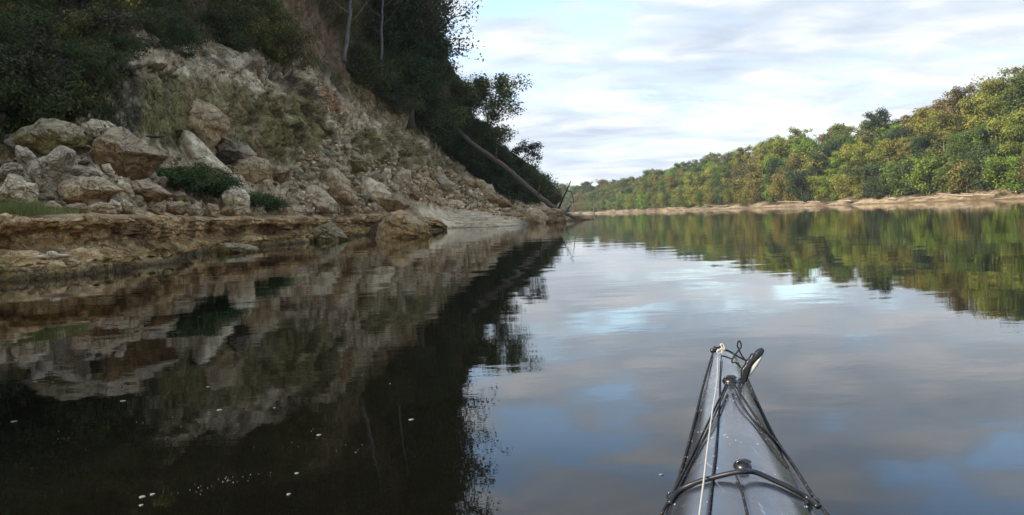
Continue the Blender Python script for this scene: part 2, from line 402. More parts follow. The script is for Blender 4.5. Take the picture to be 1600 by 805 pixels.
# left part of the bluff: earth and moss, no pale rock
leftv = (1 - sstep(165, 215, px_ + nA * 30)) * sstep(2.6, 3.0, V_)
C = mixc(C, soil * .8, leftv); C = mixc(C, moss * .8, leftv * np.clip(.45 + nA * 1.8, 0, .9))
mossw = np.zeros(len(Pb))
for q in ((265, 170, 85, 62, 0), (350, 150, 50, 30, 10), (420, 205, 70, 55, 15), (470, 180, 45, 40, 25), (405, 245, 60, 30, 5), (575, 225, 30, 22, 35), (640, 240, 48, 26, 35), (695, 268, 40, 18, 40), (600, 262, 25, 18, 20), (500, 215, 26, 26, 20)):
    mossw = np.maximum(mossw, blob(*q))
mossw *= wcliff * np.clip(1.0 + nS * .8, 0, 1)
C = mixc(C, moss * (1.15 + .5 * nA[:, None]), mossw * .84)
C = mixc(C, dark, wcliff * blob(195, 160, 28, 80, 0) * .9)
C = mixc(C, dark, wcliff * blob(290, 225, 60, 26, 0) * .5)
C = mixc(C, np.array([.45, .42, .37]), wcliff * np.clip(nS * 2.6 - .55, 0, .7) * (1 - mossw * .75))
C = mixc(C, orange, blob(517, 155, 9, 32, -30) * .9 * (wcliff + wsoil * .6).clip(0, 1))
C = mixc(C, np.array([.47, .42, .35]), blob(350, 112, 150, 15, 8) * .75)
C = mixc(C, clay, blob(484, 42, 26, 85, -38) * .95 * np.clip(.75 + nB, 0, 1) * wsoil); C = mixc(C, clay * .75, blob(525, 90, 14, 40, -30) * .9 * wsoil)
C = mixc(C, np.array([.30, .22, .13]), blob(590, 165, 14, 70, -58) * .6 * wsoil)
C = mixc(C, soil * .5, blob(455, 128, 60, 12, 28) * .7)  # dark line below the vegetation: overhang shade painted into the colour
crk = np.exp(-((f2 - f1) / .035) ** 2) + .7 * np.exp(-((g2 - g1) / .05) ** 2)
C = mixc(C, np.array([.10, .08, .055]), (wcliff * (1 - .6 * flatw) * crk).clip(0, .8) * np.clip(.5 + nA * 1.5, 0, 1))
C = mixc(C, np.array([.60, .55, .46]), wcliff * np.clip((nB - .18) * 3, 0, .75) * (1 - mossw * .95))
C = mixc(C, soil * .45, blob(300, 84, 130, 8, 6, .9) * np.clip(.4 + nB * 1.6, 0, .8))  # shade of a soil overhang along the cliff top, put into the colour
C = mixc(C, sandc, sandz)
C = mixc(C, np.array([.33, .27, .19]), sandz * sstep(.09, .0, Pb[:, 2]))
C *= (1 + nB * .25)[:, None]
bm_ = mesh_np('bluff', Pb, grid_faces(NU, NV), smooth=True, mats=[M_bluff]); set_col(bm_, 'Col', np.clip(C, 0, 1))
tag(link('hill', bm_), kind='structure')
seen = (Pb[:, 1] > 5) & (V_ > .8) & (V_ < 7.3)
LP = Pb[seen]; LX, LY = px_[seen], py_[seen]; LV = V_[seen]
def ground_at(px, py, jitter=0):
    d = (LX - px) ** 2 + (LY - py) ** 2
    k = np.argpartition(d, 12)[:12]
    k = k[d[k] < d[k].min() + 9]
    return LP[k[np.argmin(LP[k, 1])]].copy()

# ---------------------------------------------------------------- rock ledge along the water
def ledge():
    #  px, waterline depth, lip depth, lip z, back depth, lower tier z
    D = [(-200, 13.4, 15.2, 1.15, 18, .32), (-100, 14.2, 16.2, 1.17, 19, .34), (0, 15.1, 17.0, 1.19, 20, .33), (60, 15.5, 17.4, 1.22, 20.4, .36), (120, 16.2, 18.1, 1.21, 21, .30), (180, 17.6, 19.3, 1.20, 22, .33), (230, 19.4, 21.2, 1.2, 24, .30),
         (275, 20.8, 24.5, 1.2, 28, .25), (300, 25.8, 28.3, 1.22, 31.5, .25), (350, 29.8, 31, 1.2, 34, .3), (400, 32.4, 33.6, 1.18, 37, .3), (450, 35, 36.2, 1.12, 39.5, .3), (490, 38, 39, 1.10, 42.5, .3), (540, 46.5, 47.5, 1.12, 50.5, .3),
         (570, 49.5, 50.5, 1.13, 53.5, .3), (600, 52.5, 53.5, 1.1, 56, .3), (635, 54.5, 55.4, 1.0, 58, .3), (665, 56.5, 57, .82, 58.5, .3), (688, 58.6, 58.8, .55, 59.3, .2), (700, 60, 60.1, .1, 60.4, 0)]
    rows = []
    for px, w, l, z, b, t in D:
        gap = l - w
        R = [(w - .15, -1.2), (w, -.03), (w + .12, t - .03), (w + .3, t + .03), (w + gap * .8, t + .16), (l + .18, t + .26), (l + .22, z - .38), (l - .10, z - .20), (l - .10, z - .03), (l + .35, z + .03), ((l + b) / 2, z + .1), (b, z + .17), (b + 2.5, z - .6)]
        if gap < 1.3: R[3] = (w + .18, t + .05); R[4] = (w + .3 * gap + .1, t + .15)
        rows.append([zB(px, d, zz_) for d, zz_ in R])
    near = [[(x_ , y_, z_) for x_, y_, z_ in [(-11.5, yy, -1.2), (-11.6, yy, -.03), (-11.7, yy, .3), (-11.9, yy, .36), (-13, yy, .5), (-13.2, yy, .6), (-13.3, yy, .85), (-13.2, yy, 1.05), (-13.3, yy, 1.16), (-13.6, yy, 1.2), (-15, yy, 1.3), (-17, yy, 1.4), (-19, yy, .6)]] for yy in (-14, 2)]
    P = np.array(near + rows, float)
    nu, nv = 1250, 170
    a, _ = catmull(P, nu); b, t = catmull(np.swapaxes(a, 0, 1), nv); g = np.swapaxes(b, 0, 1)
    n = grid_normals(g)
    if n[nu // 2, int(nv * .5), 1] > 0: n = -n
    p = g.reshape(-1, 3).copy(); n = n.reshape(-1, 3); v = np.tile(t, nu)
    face = sstep(1.0, 1.6, v) * (1 - sstep(8.4, 9.6, v))
    top = sstep(8.5, 10, v)
    strat = fbm(p * np.array([.9, .9, 8.5]) + fbm(p * .6, 2, 3)[:, None] * .8, 4, 71)
    lay = fbm(p * np.array([.35, .35, 3.2]), 3, 72)
    a1, a2, ac = voro((p + .25 * fbm(p * 1.3, 2, 4)[:, None]) * np.array([1.1, 1.1, 3.0]), 5)
    b1, b2, bc = voro(p * np.array([5.0, 5.0, 8.0]), 6)
    d = face * (strat * .17 + lay * .16 + (ac - .5) * .09 - np.exp(-((a2 - a1) / .07) ** 2) * .02 + (.45 - b1) * .10 + fbm(p * 7, 3, 73) * .07 + (.4 - b1) * .05 * (fbm(p * 1.1, 2, 77) > 0))
    d += top * (fbm(p * .7, 3, 74) * .05 + fbm(p * 4, 3, 75) * .025)
    d += sstep(1, 2, v) * fbm(p * np.array([.55, .55, .2]), 3, 76) * .45 * (1 - top)
    q = p + n * d[:, None] * np.array([1, 1, .55])
    nA = fbm(q * .8, 4, 81); nB = fbm(q * 3, 4, 82); nL = fbm(q * np.array([.5, .5, 6]), 4, 83)
    C = np.zeros((len(q), 3)); C[:] = (.38, .265, .135)
    C = mixc(C, np.array([.50, .39, .25]), np.clip(.3 + nL * 1.8, 0, 1)); C = mixc(C, np.array([.17, .10, .045]), np.clip(nA * 1.9 + .15, 0, .8))
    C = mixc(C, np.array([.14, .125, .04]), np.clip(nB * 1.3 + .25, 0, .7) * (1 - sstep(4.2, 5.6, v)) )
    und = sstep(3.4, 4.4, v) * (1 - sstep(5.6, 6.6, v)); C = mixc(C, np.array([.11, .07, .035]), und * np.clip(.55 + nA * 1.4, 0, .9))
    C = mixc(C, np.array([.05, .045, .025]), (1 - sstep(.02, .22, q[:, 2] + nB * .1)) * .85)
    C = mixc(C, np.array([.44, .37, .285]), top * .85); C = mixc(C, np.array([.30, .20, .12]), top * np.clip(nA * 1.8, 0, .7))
    C = mixc(C, np.array([.07, .05, .03]), face * np.clip((b1 - .50) * 3.2, 0, .8) * np.clip(.5 + nB * 1.5, 0, 1)); C = mixc(C, np.array([.06, .045, .03]), face * np.exp(-((a2 - a1) / .06) ** 2) * .18)
    C *= (1 + nB * .4)[:, None]
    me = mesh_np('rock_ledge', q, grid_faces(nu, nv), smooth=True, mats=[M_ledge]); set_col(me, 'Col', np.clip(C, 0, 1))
    tag(link('rock_shore', me), kind='structure')
    return g, t
LG, LT = ledge()

# ---------------------------------------------------------------- rocks
_ico = {}
def ico(sub):
    if sub not in _ico:
        b = bmesh.new(); bmesh.ops.create_icosphere(b, subdivisions=sub, radius=1)
        _ico[sub] = (np.array([v.co[:] for v in b.verts]), np.array([[v.index for v in f.verts] for f in b.faces])); b.free()
    return _ico[sub]
def rock_verts(seed, sub=4, nplanes=14, rough=.06, face=False, pit=0.0):
    r_ = np.random.default_rng(seed); V, Fc = ico(sub)
    r = np.full(len(V), 1.08)
    for k in range(nplanes):
        n = r_.normal(size=3); n /= np.linalg.norm(n)
        if face: n[1] = -abs(n[1]) * 1.6 - .35; n /= np.linalg.norm(n)
        o = r_.uniform(.70, .96); dt = V @ n
        rk = np.where(dt > .15, o / np.maximum(dt, .15), 9)
        r = np.minimum(r, rk)
    P = V * r[:, None]
    off = seed * 3.7
    P = P * (1 + rough * 1.6 * fbm(P * 1.6 + off, 3, 1))[:, None]
    f1, f2, c = voro(P * 2.2 + off, 2)
    P = P + V * ((c - .5) * rough * .9 - np.exp(-((f2 - f1) / .09) ** 2) * rough * .5 + fbm(P * 6 + off, 3, 2) * rough * .6)[:, None]
    bd = r_.normal(size=3); bd /= np.linalg.norm(bd); sl = P + bd * (P @ bd)[:, None] * 4.0
    P = P + V * (fbm(sl * 1.1 + off, 3, 4) * rough * .75 + fbm(P * 10 + off, 3, 9) * rough * .45)[:, None]
    if pit:
        f1, f2, c = voro(P * 4.5 + off, 8); P = P + V * ((f1 - .5) * pit)[:, None]
    return P, Fc
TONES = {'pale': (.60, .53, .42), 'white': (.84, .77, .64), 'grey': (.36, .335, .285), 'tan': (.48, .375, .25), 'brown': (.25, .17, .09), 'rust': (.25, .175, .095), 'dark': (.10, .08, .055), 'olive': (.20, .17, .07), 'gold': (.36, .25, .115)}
ROCKS = []
def place_rock(poly, tone, label, seed, d=None, depth=.85, sub=4, planes=16, rough=.068, pit=.035, group=None, name='boulder', power=1.0):
    if len(poly) == 4 and not isinstance(poly[0], tuple):
        x0_, y0_, x1_, y1_ = poly; r_ = random.Random(seed); cx, cy = (x0_ + x1_) / 2, (y0_ + y1_) / 2
        poly = [(cx + (x1_ - x0_) / 2 * math.cos(a) * r_.uniform(.86, 1.06), cy + (y1_ - y0_) / 2 * math.sin(a) * r_.uniform(.86, 1.06)) for a in [k * math.pi / 4.5 + r_.uniform(-.2, .2) for k in range(9)]]
    A = np.array(poly, float); cx, cy = (A[:, 0].min() + A[:, 0].max()) / 2, (A[:, 1].min() + A[:, 1].max()) / 2
    if d is None:
        g = ground_at(cx, min(A[:, 1].max() - 1, 338)); d = g[1]
    w = (A[:, 0].max() - A[:, 0].min()) * d / F_PX / 2; hgt = (A[:, 1].max() - A[:, 1].min()) * d / F_PX / 2
    D = depth * math.sqrt(w * hgt); dc = d + D * .25
    ctr = at(cx, cy, dc)
    pts = np.array([at(x, y, dc) - ctr for x, y in poly])
    th = np.arctan2(pts[:, 2], pts[:, 0]); rr = np.hypot(pts[:, 0], pts[:, 2]); o = np.argsort(th); th, rr = th[o], rr[o]
    # radius along straight edges of the outline
    X, Z = rr * np.cos(th), rr * np.sin(th); tt = np.linspace(-np.pi, np.pi, 361); R = np.zeros(361)
    for i, t in enumerate(tt):
        k = np.searchsorted(th, t) % len(th); j = (k - 1) % len(th)
        dx, dz = math.cos(t), math.sin(t); ex, ez = X[k] - X[j], Z[k] - Z[j]
        den = dx * ez - dz * ex
        R[i] = (X[j] * ez - Z[j] * ex) / den if abs(den) > 1e-9 else rr[j]
    R = np.clip(R, rr.min() * .55, rr.max() * 1.05)
    V, Fc = rock_verts(seed, sub, planes, rough, True, pit)
    a = np.arctan2(V[:, 2], V[:, 0]); s = np.interp(a, tt, R) * 1.02
    P = np.stack([V[:, 0] * s, V[:, 1] * D, V[:, 2] * s], 1)
    me = mesh_np(name, P, Fc, smooth=True, mats=[M_rock])
    o = link(name, me); o.location = ctr
    c = np.array(TONES[tone]) * random.uniform(.92, 1.08); o.color = (*c, 1)
    tag(o, label, 'boulder' if name == 'boulder' else 'rock', group)
    ROCKS.append((cx, cy, (A[:, 0].max() - A[:, 0].min()) / 2, (A[:, 1].max() - A[:, 1].min()) / 2))
    return o
BL = [
 ([(12, 215), (30, 195), (60, 187), (95, 188), (118, 198), (128, 213), (122, 228), (105, 238), (70, 243), (30, 240)], 'olive', 'huge low olive-brown mossy boulder against the dark bank behind the grey boulders'),
 ([(42, 262), (48, 254), (80, 240), (92, 232), (103, 236), (110, 242), (106, 256), (98, 280), (86, 300), (64, 298), (50, 285), (43, 272)], 'grey', 'large squarish grey boulder standing on end between the grass and the mossy boulder'),
 ([(-8, 312), (0, 300), (12, 285), (18, 273), (26, 275), (35, 284), (50, 288), (55, 300), (50, 315), (40, 324), (5, 324)], 'pale', 'pale peaked boulder rising directly behind the grass tuft'),
 ([(-10, 270), (5, 259), (18, 254), (30, 257), (34, 266), (28, 276), (12, 284), (-5, 284)], 'grey', 'rounded pale grey boulder above the peaked boulder at the frame edge'),
 ([(26, 228), (38, 230), (50, 240), (54, 248), (46, 260), (36, 266), (28, 250)], 'grey', 'small grey rock wedged up left of the large squarish grey boulder'),
 ([(90, 287), (98, 282), (125, 277), (145, 276), (165, 283), (182, 293), (190, 298), (178, 303), (155, 308), (130, 318), (105, 314), (93, 300)], 'tan', 'long flat brown boulder tapering to a point in front of the heap'),
 ([(125, 205), (130, 194), (143, 188), (160, 190), (172, 200), (170, 213), (150, 224), (130, 224)], 'pale', 'whitish rounded boulder on top of the heap left of the wedge boulder'),
 ([(157, 190), (168, 189), (180, 198), (180, 208), (165, 207)], 'pale', 'small whitish rock peeping over the wedge boulder'),
 ([(150, 242), (157, 222), (175, 204), (190, 201), (205, 212), (222, 225), (242, 233), (258, 244), (240, 258), (226, 274), (205, 278), (178, 277), (162, 264)], 'rust', 'big rusty brown wedge boulder pointing right in the middle of the heap'),
 ([(271, 190), (276, 165), (290, 156), (305, 155), (335, 170), (352, 180), (357, 200), (340, 214), (322, 234), (300, 226), (280, 220)], 'tan', 'biggest boulder, tan with a pale cap, lodged high against the mossy cliff'),
 ([(275, 236), (278, 220), (292, 207), (300, 210), (315, 225), (335, 248), (358, 268), (340, 274), (310, 268), (285, 252)], 'white', 'pointed pale pitted boulder below the biggest tan boulder'),
 ([(325, 230), (345, 214), (362, 220), (372, 236), (365, 252), (345, 260), (330, 250)], 'dark', 'dark grey-brown boulder between the pointed boulder and the grey pitted rock'),
 ([(362, 250), (372, 232), (385, 228), (400, 242), (392, 256), (375, 258)], 'grey', 'grey pitted rock on top of the round tan boulder'),
 ([(362, 262), (372, 250), (395, 246), (415, 250), (424, 262), (420, 277), (402, 285), (375, 283), (364, 276)], 'tan', 'broad round tan boulder above the green bush'),
 ([(424, 272), (432, 260), (445, 259), (452, 268), (449, 282), (438, 286), (426, 280)], 'brown', 'brown rock beside the round tan boulder under the mossy wall'),
 ([(447, 268), (455, 259), (466, 261), (474, 270), (470, 279), (452, 280)], 'grey', 'grey-brown rock under the foot of the mossy wall'),
 ([(348, 296), (353, 290), (365, 291), (380, 298), (387, 306), (387, 322), (372, 326), (352, 323)], 'white', 'bright white block standing on the ledge in front of the bush'),
 ([(344, 332), (352, 322), (368, 318), (384, 322), (389, 332), (375, 339), (350, 339)], 'tan', 'low tan rock under the bright white block'),
 ([(316, 337), (322, 326), (326, 318), (336, 320), (342, 328), (339, 341)], 'tan', 'upright tan rock left of the bright white block'),
 ([(257, 326), (263, 317), (280, 315), (293, 319), (295, 329), (285, 335), (262, 335)], 'tan', 'smooth rounded tan rock on the ledge below the small brown rock'),
 ([(259, 312), (268, 302), (277, 298), (288, 303), (293, 313), (285, 319), (265, 319)], 'brown', 'small rounded brown rock at the left foot of the bush'),
 ([(291, 330), (296, 321), (306, 320), (314, 327), (312, 336), (295, 337)], 'pale', 'small pale rock between the rounded tan rock and the upright tan rock'),
 ([(219, 333), (232, 318), (240, 313), (250, 316), (257, 326), (253, 336)], 'tan', 'triangular tan rock on the ledge left of the smooth rounded rock'),
 ([(134, 336), (141, 322), (150, 317), (165, 317), (176, 324), (180, 335)], 'tan', 'low domed tan rock on the ledge below the long flat boulder'),
 ([(166, 320), (175, 312), (186, 318), (190, 330), (182, 334), (172, 331)], 'pale', 'small pale rock just right of the low domed tan rock'),
 ([(184, 330), (186, 316), (195, 312), (205, 320), (210, 333), (196, 336)], 'tan', 'small tan rock leaning in the middle of the ledge heap'),
 ([(193, 296), (203, 284), (225, 281), (245, 290), (264, 304), (248, 314), (222, 316), (200, 310)], 'brown', 'wide brown sloping boulder beneath the wedge boulder'),
 ([(52, 331), (65, 319), (80, 315), (92, 322), (99, 334), (75, 338)], 'tan', 'flat tan rock at the right end of the grass tuft'),
 ([(97, 334), (108, 321), (118, 316), (130, 320), (138, 335), (118, 339)], 'brown', 'brown rock between the grass and the low domed tan rock'),
 ([(160, 258), (170, 256), (178, 270), (176, 279), (166, 274)], 'pale', 'narrow pale rock leaning on the wedge boulder'),
 ([(146, 226), (150, 219), (158, 218), (161, 226), (154, 232)], 'grey', 'fist-like grey rock between the whitish boulder and the wedge boulder'),
 ([(107, 264), (114, 258), (126, 262), (130, 270), (120, 275), (110, 272)], 'grey', 'flat grey rock to the right of the squarish grey boulder'),
 ([(492, 287), (503, 270), (515, 265), (528, 267), (541, 278), (545, 290), (557, 312), (548, 320), (530, 314), (516, 316), (503, 302)], 'tan', 'large tan humped boulder in the middle of the rubble slope'),
 ([(519, 327), (528, 311), (536, 307), (548, 312), (558, 326), (552, 333), (525, 333)], 'tan', 'rounded tan boulder at the edge of the ledge before the large humped one'),
 ([(469, 306), (476, 295), (490, 291), (503, 297), (513, 306), (523, 318), (522, 332), (495, 330), (478, 317)], 'pale', 'hollowed pale boulder with a brown cavity left of the rounded tan boulder'),
 ([(532, 249), (540, 238), (552, 236), (562, 244), (572, 253), (572, 267), (555, 268), (538, 260)], 'olive', 'olive-sided boulder with a pale edge high on the rubble slope'),
 ([(555, 292), (566, 277), (580, 281), (600, 290), (612, 304), (604, 312), (592, 318), (575, 308), (560, 303)], 'white', 'white-topped long boulder leaning across the rubble slope'),
 ([(595, 319), (602, 310), (618, 304), (630, 310), (637, 320), (626, 332), (604, 332)], 'brown', 'angular brown boulder at the upper edge of the sand'),
 ([(612, 279), (620, 268), (630, 264), (641, 270), (642, 288), (628, 293), (615, 288)], 'pale', 'pale rounded boulder uphill of the angular brown boulder'),
 ([(596, 272), (601, 262), (609, 264), (611, 276), (605, 283), (598, 281)], 'white', 'small white rock standing left of the pale rounded boulder'),
 ([(563, 306), (568, 299), (575, 301), (577, 310), (572, 315), (565, 313)], 'grey', 'round grey rock in the gap between two tan boulders'),
 ([(651, 281), (660, 276), (670, 278), (678, 286), (676, 296), (664, 297)], 'tan', 'tan rock left of the split boulder on the rubble slope'),
 ([(673, 276), (680, 268), (690, 270), (700, 280), (711, 288), (708, 297), (700, 302), (680, 296)], 'grey', 'large split boulder with a dark face near the end of the cliff'),
 ([(636, 304), (642, 294), (650, 294), (658, 303), (655, 311), (640, 312)], 'brown', 'brown rock above the top corner of the sand'),
 ([(719, 286), (724, 278), (734, 278), (744, 284), (742, 292), (726, 293)], 'tan', 'tan rock below the dark earth at the cliff end'),
 ([(738, 286), (746, 279), (757, 283), (764, 292), (758, 297), (744, 294)], 'tan', 'tan block uphill near the end of the rubble slope'),
 ([(753, 298), (758, 287), (768, 288), (773, 300), (768, 311), (756, 309)], 'pale', 'pale upright block at the top of the far rubble'),
 ([(762, 312), (768, 303), (782, 306), (795, 314), (800, 322), (785, 325), (768, 320)], 'brown', 'dark brown rock bar under the leaning trees'),
 ([(698, 318), (704, 311), (716, 313), (728, 320), (718, 325), (704, 325)], 'white', 'white rock at the top of the sand slope'),
 ([(676, 316), (682, 309), (694, 310), (699, 318), (692, 322), (680, 321)], 'pale', 'pale rock on the sand edge left of the white one'),
]
BW = [
 ([(590, 362), (592, 350), (605, 338), (622, 331), (636, 332), (650, 342), (662, 350), (668, 362), (668, 378), (630, 380), (590, 378)], 'gold', 'big golden brown boulder standing in the shallow water off the ledge', 38.5, .07),
 ([(484, 364), (492, 358), (505, 352), (520, 350), (530, 360), (541, 372), (536, 382), (495, 382), (486, 377)], 'olive', 'knobbly olive-brown rock at the waterline beside the sand pocket', 38.2, .12),
 ([(344, 391), (350, 382), (365, 381), (385, 383), (398, 386), (401, 396), (380, 400), (350, 400)], 'olive', 'low mossy rock in the water below the ledge', 26.5, .12),
 ([(816, 343), (822, 332), (835, 327), (848, 331), (857, 342), (850, 352), (820, 353)], 'tan', 'tan boulder at the waterline left of the dark undercut rock', 76, .07),
 ([(848, 340), (856, 329), (868, 326), (880, 331), (884, 344), (880, 353), (852, 354)], 'brown', 'dark brown undercut rock beneath the fallen trunk', 77, .08),
 ([(842, 328), (850, 322), (859, 325), (863, 332), (850, 335)], 'tan', 'small tan rock on top of the undercut rock', 80, .06),
 ([(885, 342), (897, 336), (908, 334), (918, 338), (928, 343), (905, 348), (888, 348)], 'brown', 'flat brown rock at the very tip of the point', 96, .06),
 ([(782, 350), (785, 343), (793, 341), (799, 349), (797, 355), (784, 356)], 'brown', 'small brown rock at the sand edge', 72, .07),
 ([(740, 353), (755, 349), (770, 348), (788, 351), (790, 356), (760, 358), (742, 357)], 'dark', 'flat dark mossy rock shelf at the water edge of the sand', 69, .1),
 ([(778, 341), (785, 334), (800, 331), (818, 335), (822, 343), (805, 346), (785, 345)], 'brown', 'long low brown slab behind the small sand-edge rock', 77, .07),
 ([(822, 331), (826, 325), (834, 325), (838, 331), (830, 334)], 'white', 'white rounded stone above the tan waterline boulder', 83, .04),
 ([(786, 331), (790, 325), (798, 325), (802, 331), (794, 333)], 'white', 'white rounded stone on the far rubble above the brown slab', 84, .04),
 ([(480, 372), (484, 366), (489, 368), (490, 378), (482, 379)], 'brown', 'small brown stone left of the knobbly olive rock', 37.6, .08),
]
for k, (poly, tone, lab) in enumerate(BL):
    A = np.array(poly); d = None
    if A[:, 1].max() > 322 and A[:, 0].mean() < 400:           # these stand on the ledge top
        cx = A[:, 0].mean(); d = np.interp(cx, [0, 100, 200, 270, 300, 400], [19.3, 19.8, 21.2, 26, 29.6, 34.8])
    place_rock(poly, tone, lab, 100 + k, d, sub=5 if (A[:, 0].max() - A[:, 0].min()) > 36 else 4)
for k, (poly, tone, lab, d, rg) in enumerate(BW):
    place_rock(poly, tone, lab, 300 + k, d, sub=5 if k < 2 else 4, rough=rg, pit=.10 if k in (0, 1, 2, 8) else .02, planes=10)

# rubble individuals: prototypes copied, sized by their place on the slope
protos = []
for k in range(9):
    V, Fc = rock_verts(500 + k, 3, 11, .07)
    V = V * np.array([1, .85 + .1 * (k % 3), .62 + .08 * (k % 4)])
    protos.append(mesh_np('rubble_rock', V, Fc, smooth=(k % 2 == 0), mats=[M_rock]))
def inpoly(x, y, poly):
    c = False; n = len(poly)
    for i in range(n):
        x1_, y1_ = poly[i]; x2_, y2_ = poly[i - 1]
        if (y1_ > y) != (y2_ > y) and x < (x2_ - x1_) * (y - y1_) / (y2_ - y1_) + x1_: c = not c
    return c
ZONES = [
 ([(0, 200), (140, 205), (260, 235), (262, 300), (250, 333), (0, 336)], 'dark boulder heap behind the ledge at the left', 45, ('grey', 'brown', 'grey', 'tan', 'dark'), (7, 17)),
 ([(262, 240), (420, 262), (470, 268), (480, 325), (400, 334), (262, 334)], 'ground around the green bush', 24, ('grey', 'tan', 'pale', 'brown'), (6, 14)),
 ([(455, 262), (520, 215), (560, 235), (600, 250), (640, 262), (650, 300), (600, 325), (560, 332), (470, 330)], 'middle rubble slope below the pale cliff', 85, ('pale', 'tan', 'pale', 'grey', 'tan', 'white'), (6, 15)),
 ([(640, 262), (690, 262), (735, 285), (775, 300), (800, 322), (800, 332), (740, 330), (690, 320), (645, 312)], 'far rubble slope above the sand', 80, ('tan', 'pale', 'tan', 'brown', 'white'), (5, 12)),
 ([(775, 312), (850, 322), (900, 336), (890, 345), (850, 345), (780, 340), (760, 330)], 'rocky point below the fallen trunk', 34, ('tan', 'brown', 'pale'), (4, 10)),
]
TW = {'pale': 'pale', 'tan': 'tan', 'grey': 'grey', 'brown': 'brown', 'dark': 'dark', 'white': 'whitish'}
for zi, (poly, where, n, tones, (s0, s1)) in enumerate(ZONES):
    xs = [p[0] for p in poly]; ys = [p[1] for p in poly]; k = 0; tries = 0
    while k < n and tries < n * 60:
        tries += 1
        x, y = random.uniform(min(xs), max(xs)), random.uniform(min(ys), max(ys))
        if not inpoly(x, y, poly): continue
        if any(((x - a) / (rx_ * .85)) ** 2 + ((y - b) / (ry_ * .85)) ** 2 < 1 for a, b, rx_, ry_ in ROCKS): continue
        g = ground_at(x, y); s = (s0 + (s1 - s0) * random.random() ** 2.0) * g[1] / F_PX / 2 * 1.25
        t = random.choice(tones)
        o = link('rubble_rock', random.choice(protos)); o.location = (g[0], g[1] - s * .3, g[2] + s * .15)
        o.rotation_euler = (random.uniform(-.5, .5), random.uniform(-.5, .5), random.uniform(0, 6.28)); o.scale = (s * random.uniform(.85, 1.3), s, s * random.uniform(.8, 1.2))
        c = np.array(TONES[t]) * random.uniform(.72, 1.15); o.color = (*c, 1)
        tag(o, f'small {TW[t]} loose rock lying on the {where}', 'rock', f'{TW[t]} loose rocks on the {where}')
        ROCKS.append((x, y, s * F_PX / g[1] * .8, s * F_PX / g[1] * .6)); k += 1
# finer rubble: one mass
def rubble():
    V0, F0 = [], []; cs = []; base = []
    for k in range(12):
        v, f = rock_verts(700 + k, 2 if k < 4 else 1, 8, .05); base.append((v * np.array([1, .9, .7]), f))
    off = 0
    for (poly, where, n, tones, (s0, s1)), cnt in zip(ZONES, (260, 160, 1500, 1300, 350)):
        xs = [p[0] for p in poly]; ys = [p[1] for p in poly]; k = 0
        while k < cnt:
            x, y = random.uniform(min(xs), max(xs)), random.uniform(min(ys), max(ys))
            if not inpoly(x, y, poly): continue
            g = ground_at(x, y); s = random.uniform(1.3, 5.0 if random.random() < .3 else 3.2) * g[1] / F_PX / 2 * 1.2
            v, f = base[random.randrange(4) if s * F_PX / g[1] > 2.4 and random.random() < .5 else random.randrange(4, 12)]
            a = random.uniform(0, 6.28); R = np.array([[math.cos(a), -math.sin(a), 0], [math.sin(a), math.cos(a), 0], [0, 0, 1]])
            V0.append((v * s) @ R.T + g + np.array([0, -s * .2, s * .2])); F0.append(f + off); off += len(v)
            c = np.array(TONES[random.choice(tones)]) * random.uniform(.8, 1.15); cs.append(np.tile(c, (len(v), 1))); k += 1
    me = mesh_np('rubble', np.vstack(V0), np.vstack(F0), mats=[M_rockc]); set_col(me, 'Col', np.vstack(cs))
    tag(link('rubble', me), 'fine pale rubble covering the slope below the cliff', 'rubble', kind='stuff')
rubble()

# ---------------------------------------------------------------- trees and shrubs
def tube(path, radii, sides=6):
    path = np.asarray(path, float); n = len(path); T = np.gradient(path, axis=0); T /= np.linalg.norm(T, axis=1, keepdims=True) + 1e-9
    ref = np.array([0.31, 0.2, .93]); ref = ref if abs(T[0] @ ref / np.linalg.norm(ref)) < .9 else np.array([1., 0, 0])
    A = np.cross(T, ref); A /= np.linalg.norm(A, axis=1, keepdims=True) + 1e-9; B = np.cross(T, A)
    an = np.arange(sides) / sides * 2 * np.pi
    V = path[:, None] + (A[:, None] * np.cos(an)[None, :, None] + B[:, None] * np.sin(an)[None, :, None]) * np.asarray(radii)[:, None, None]
    V = V.reshape(-1, 3); f = []
    for i in range(n - 1):
        for k in range(sides):
            a, b = i * sides + k, i * sides + (k + 1) % sides
            f.append((a, b, b + sides, a + sides))
    c0, c1 = len(V), len(V) + 1; V = np.vstack([V, path[:1], path[-1:]])
    for k in range(sides):
        k2 = (k + 1) % sides; f.append((k2, k, c0, c0)); f.append(((n - 1) * sides + k, (n - 1) * sides + k2, c1, c1))
    return V, f
class MB:
    def __init__(s): s.V = []; s.F = []; s.n = 0
    def add(s, V, F): s.V.append(V); s.F += [tuple(i + s.n for i in f) for f in F]; s.n += len(V)
    def tube(s, p, r, sides=6): s.add(*tube(p, r, sides))
    def mesh(s, name, m, smooth=True):
        me = bpy.data.meshes.new(name); me.from_pydata(np.vstack(s.V).tolist(), [], [tuple(dict.fromkeys(f)) for f in s.F])
        me.materials.append(m)
        for p in me.polygons: p.use_smooth = smooth
        me.update(); return me
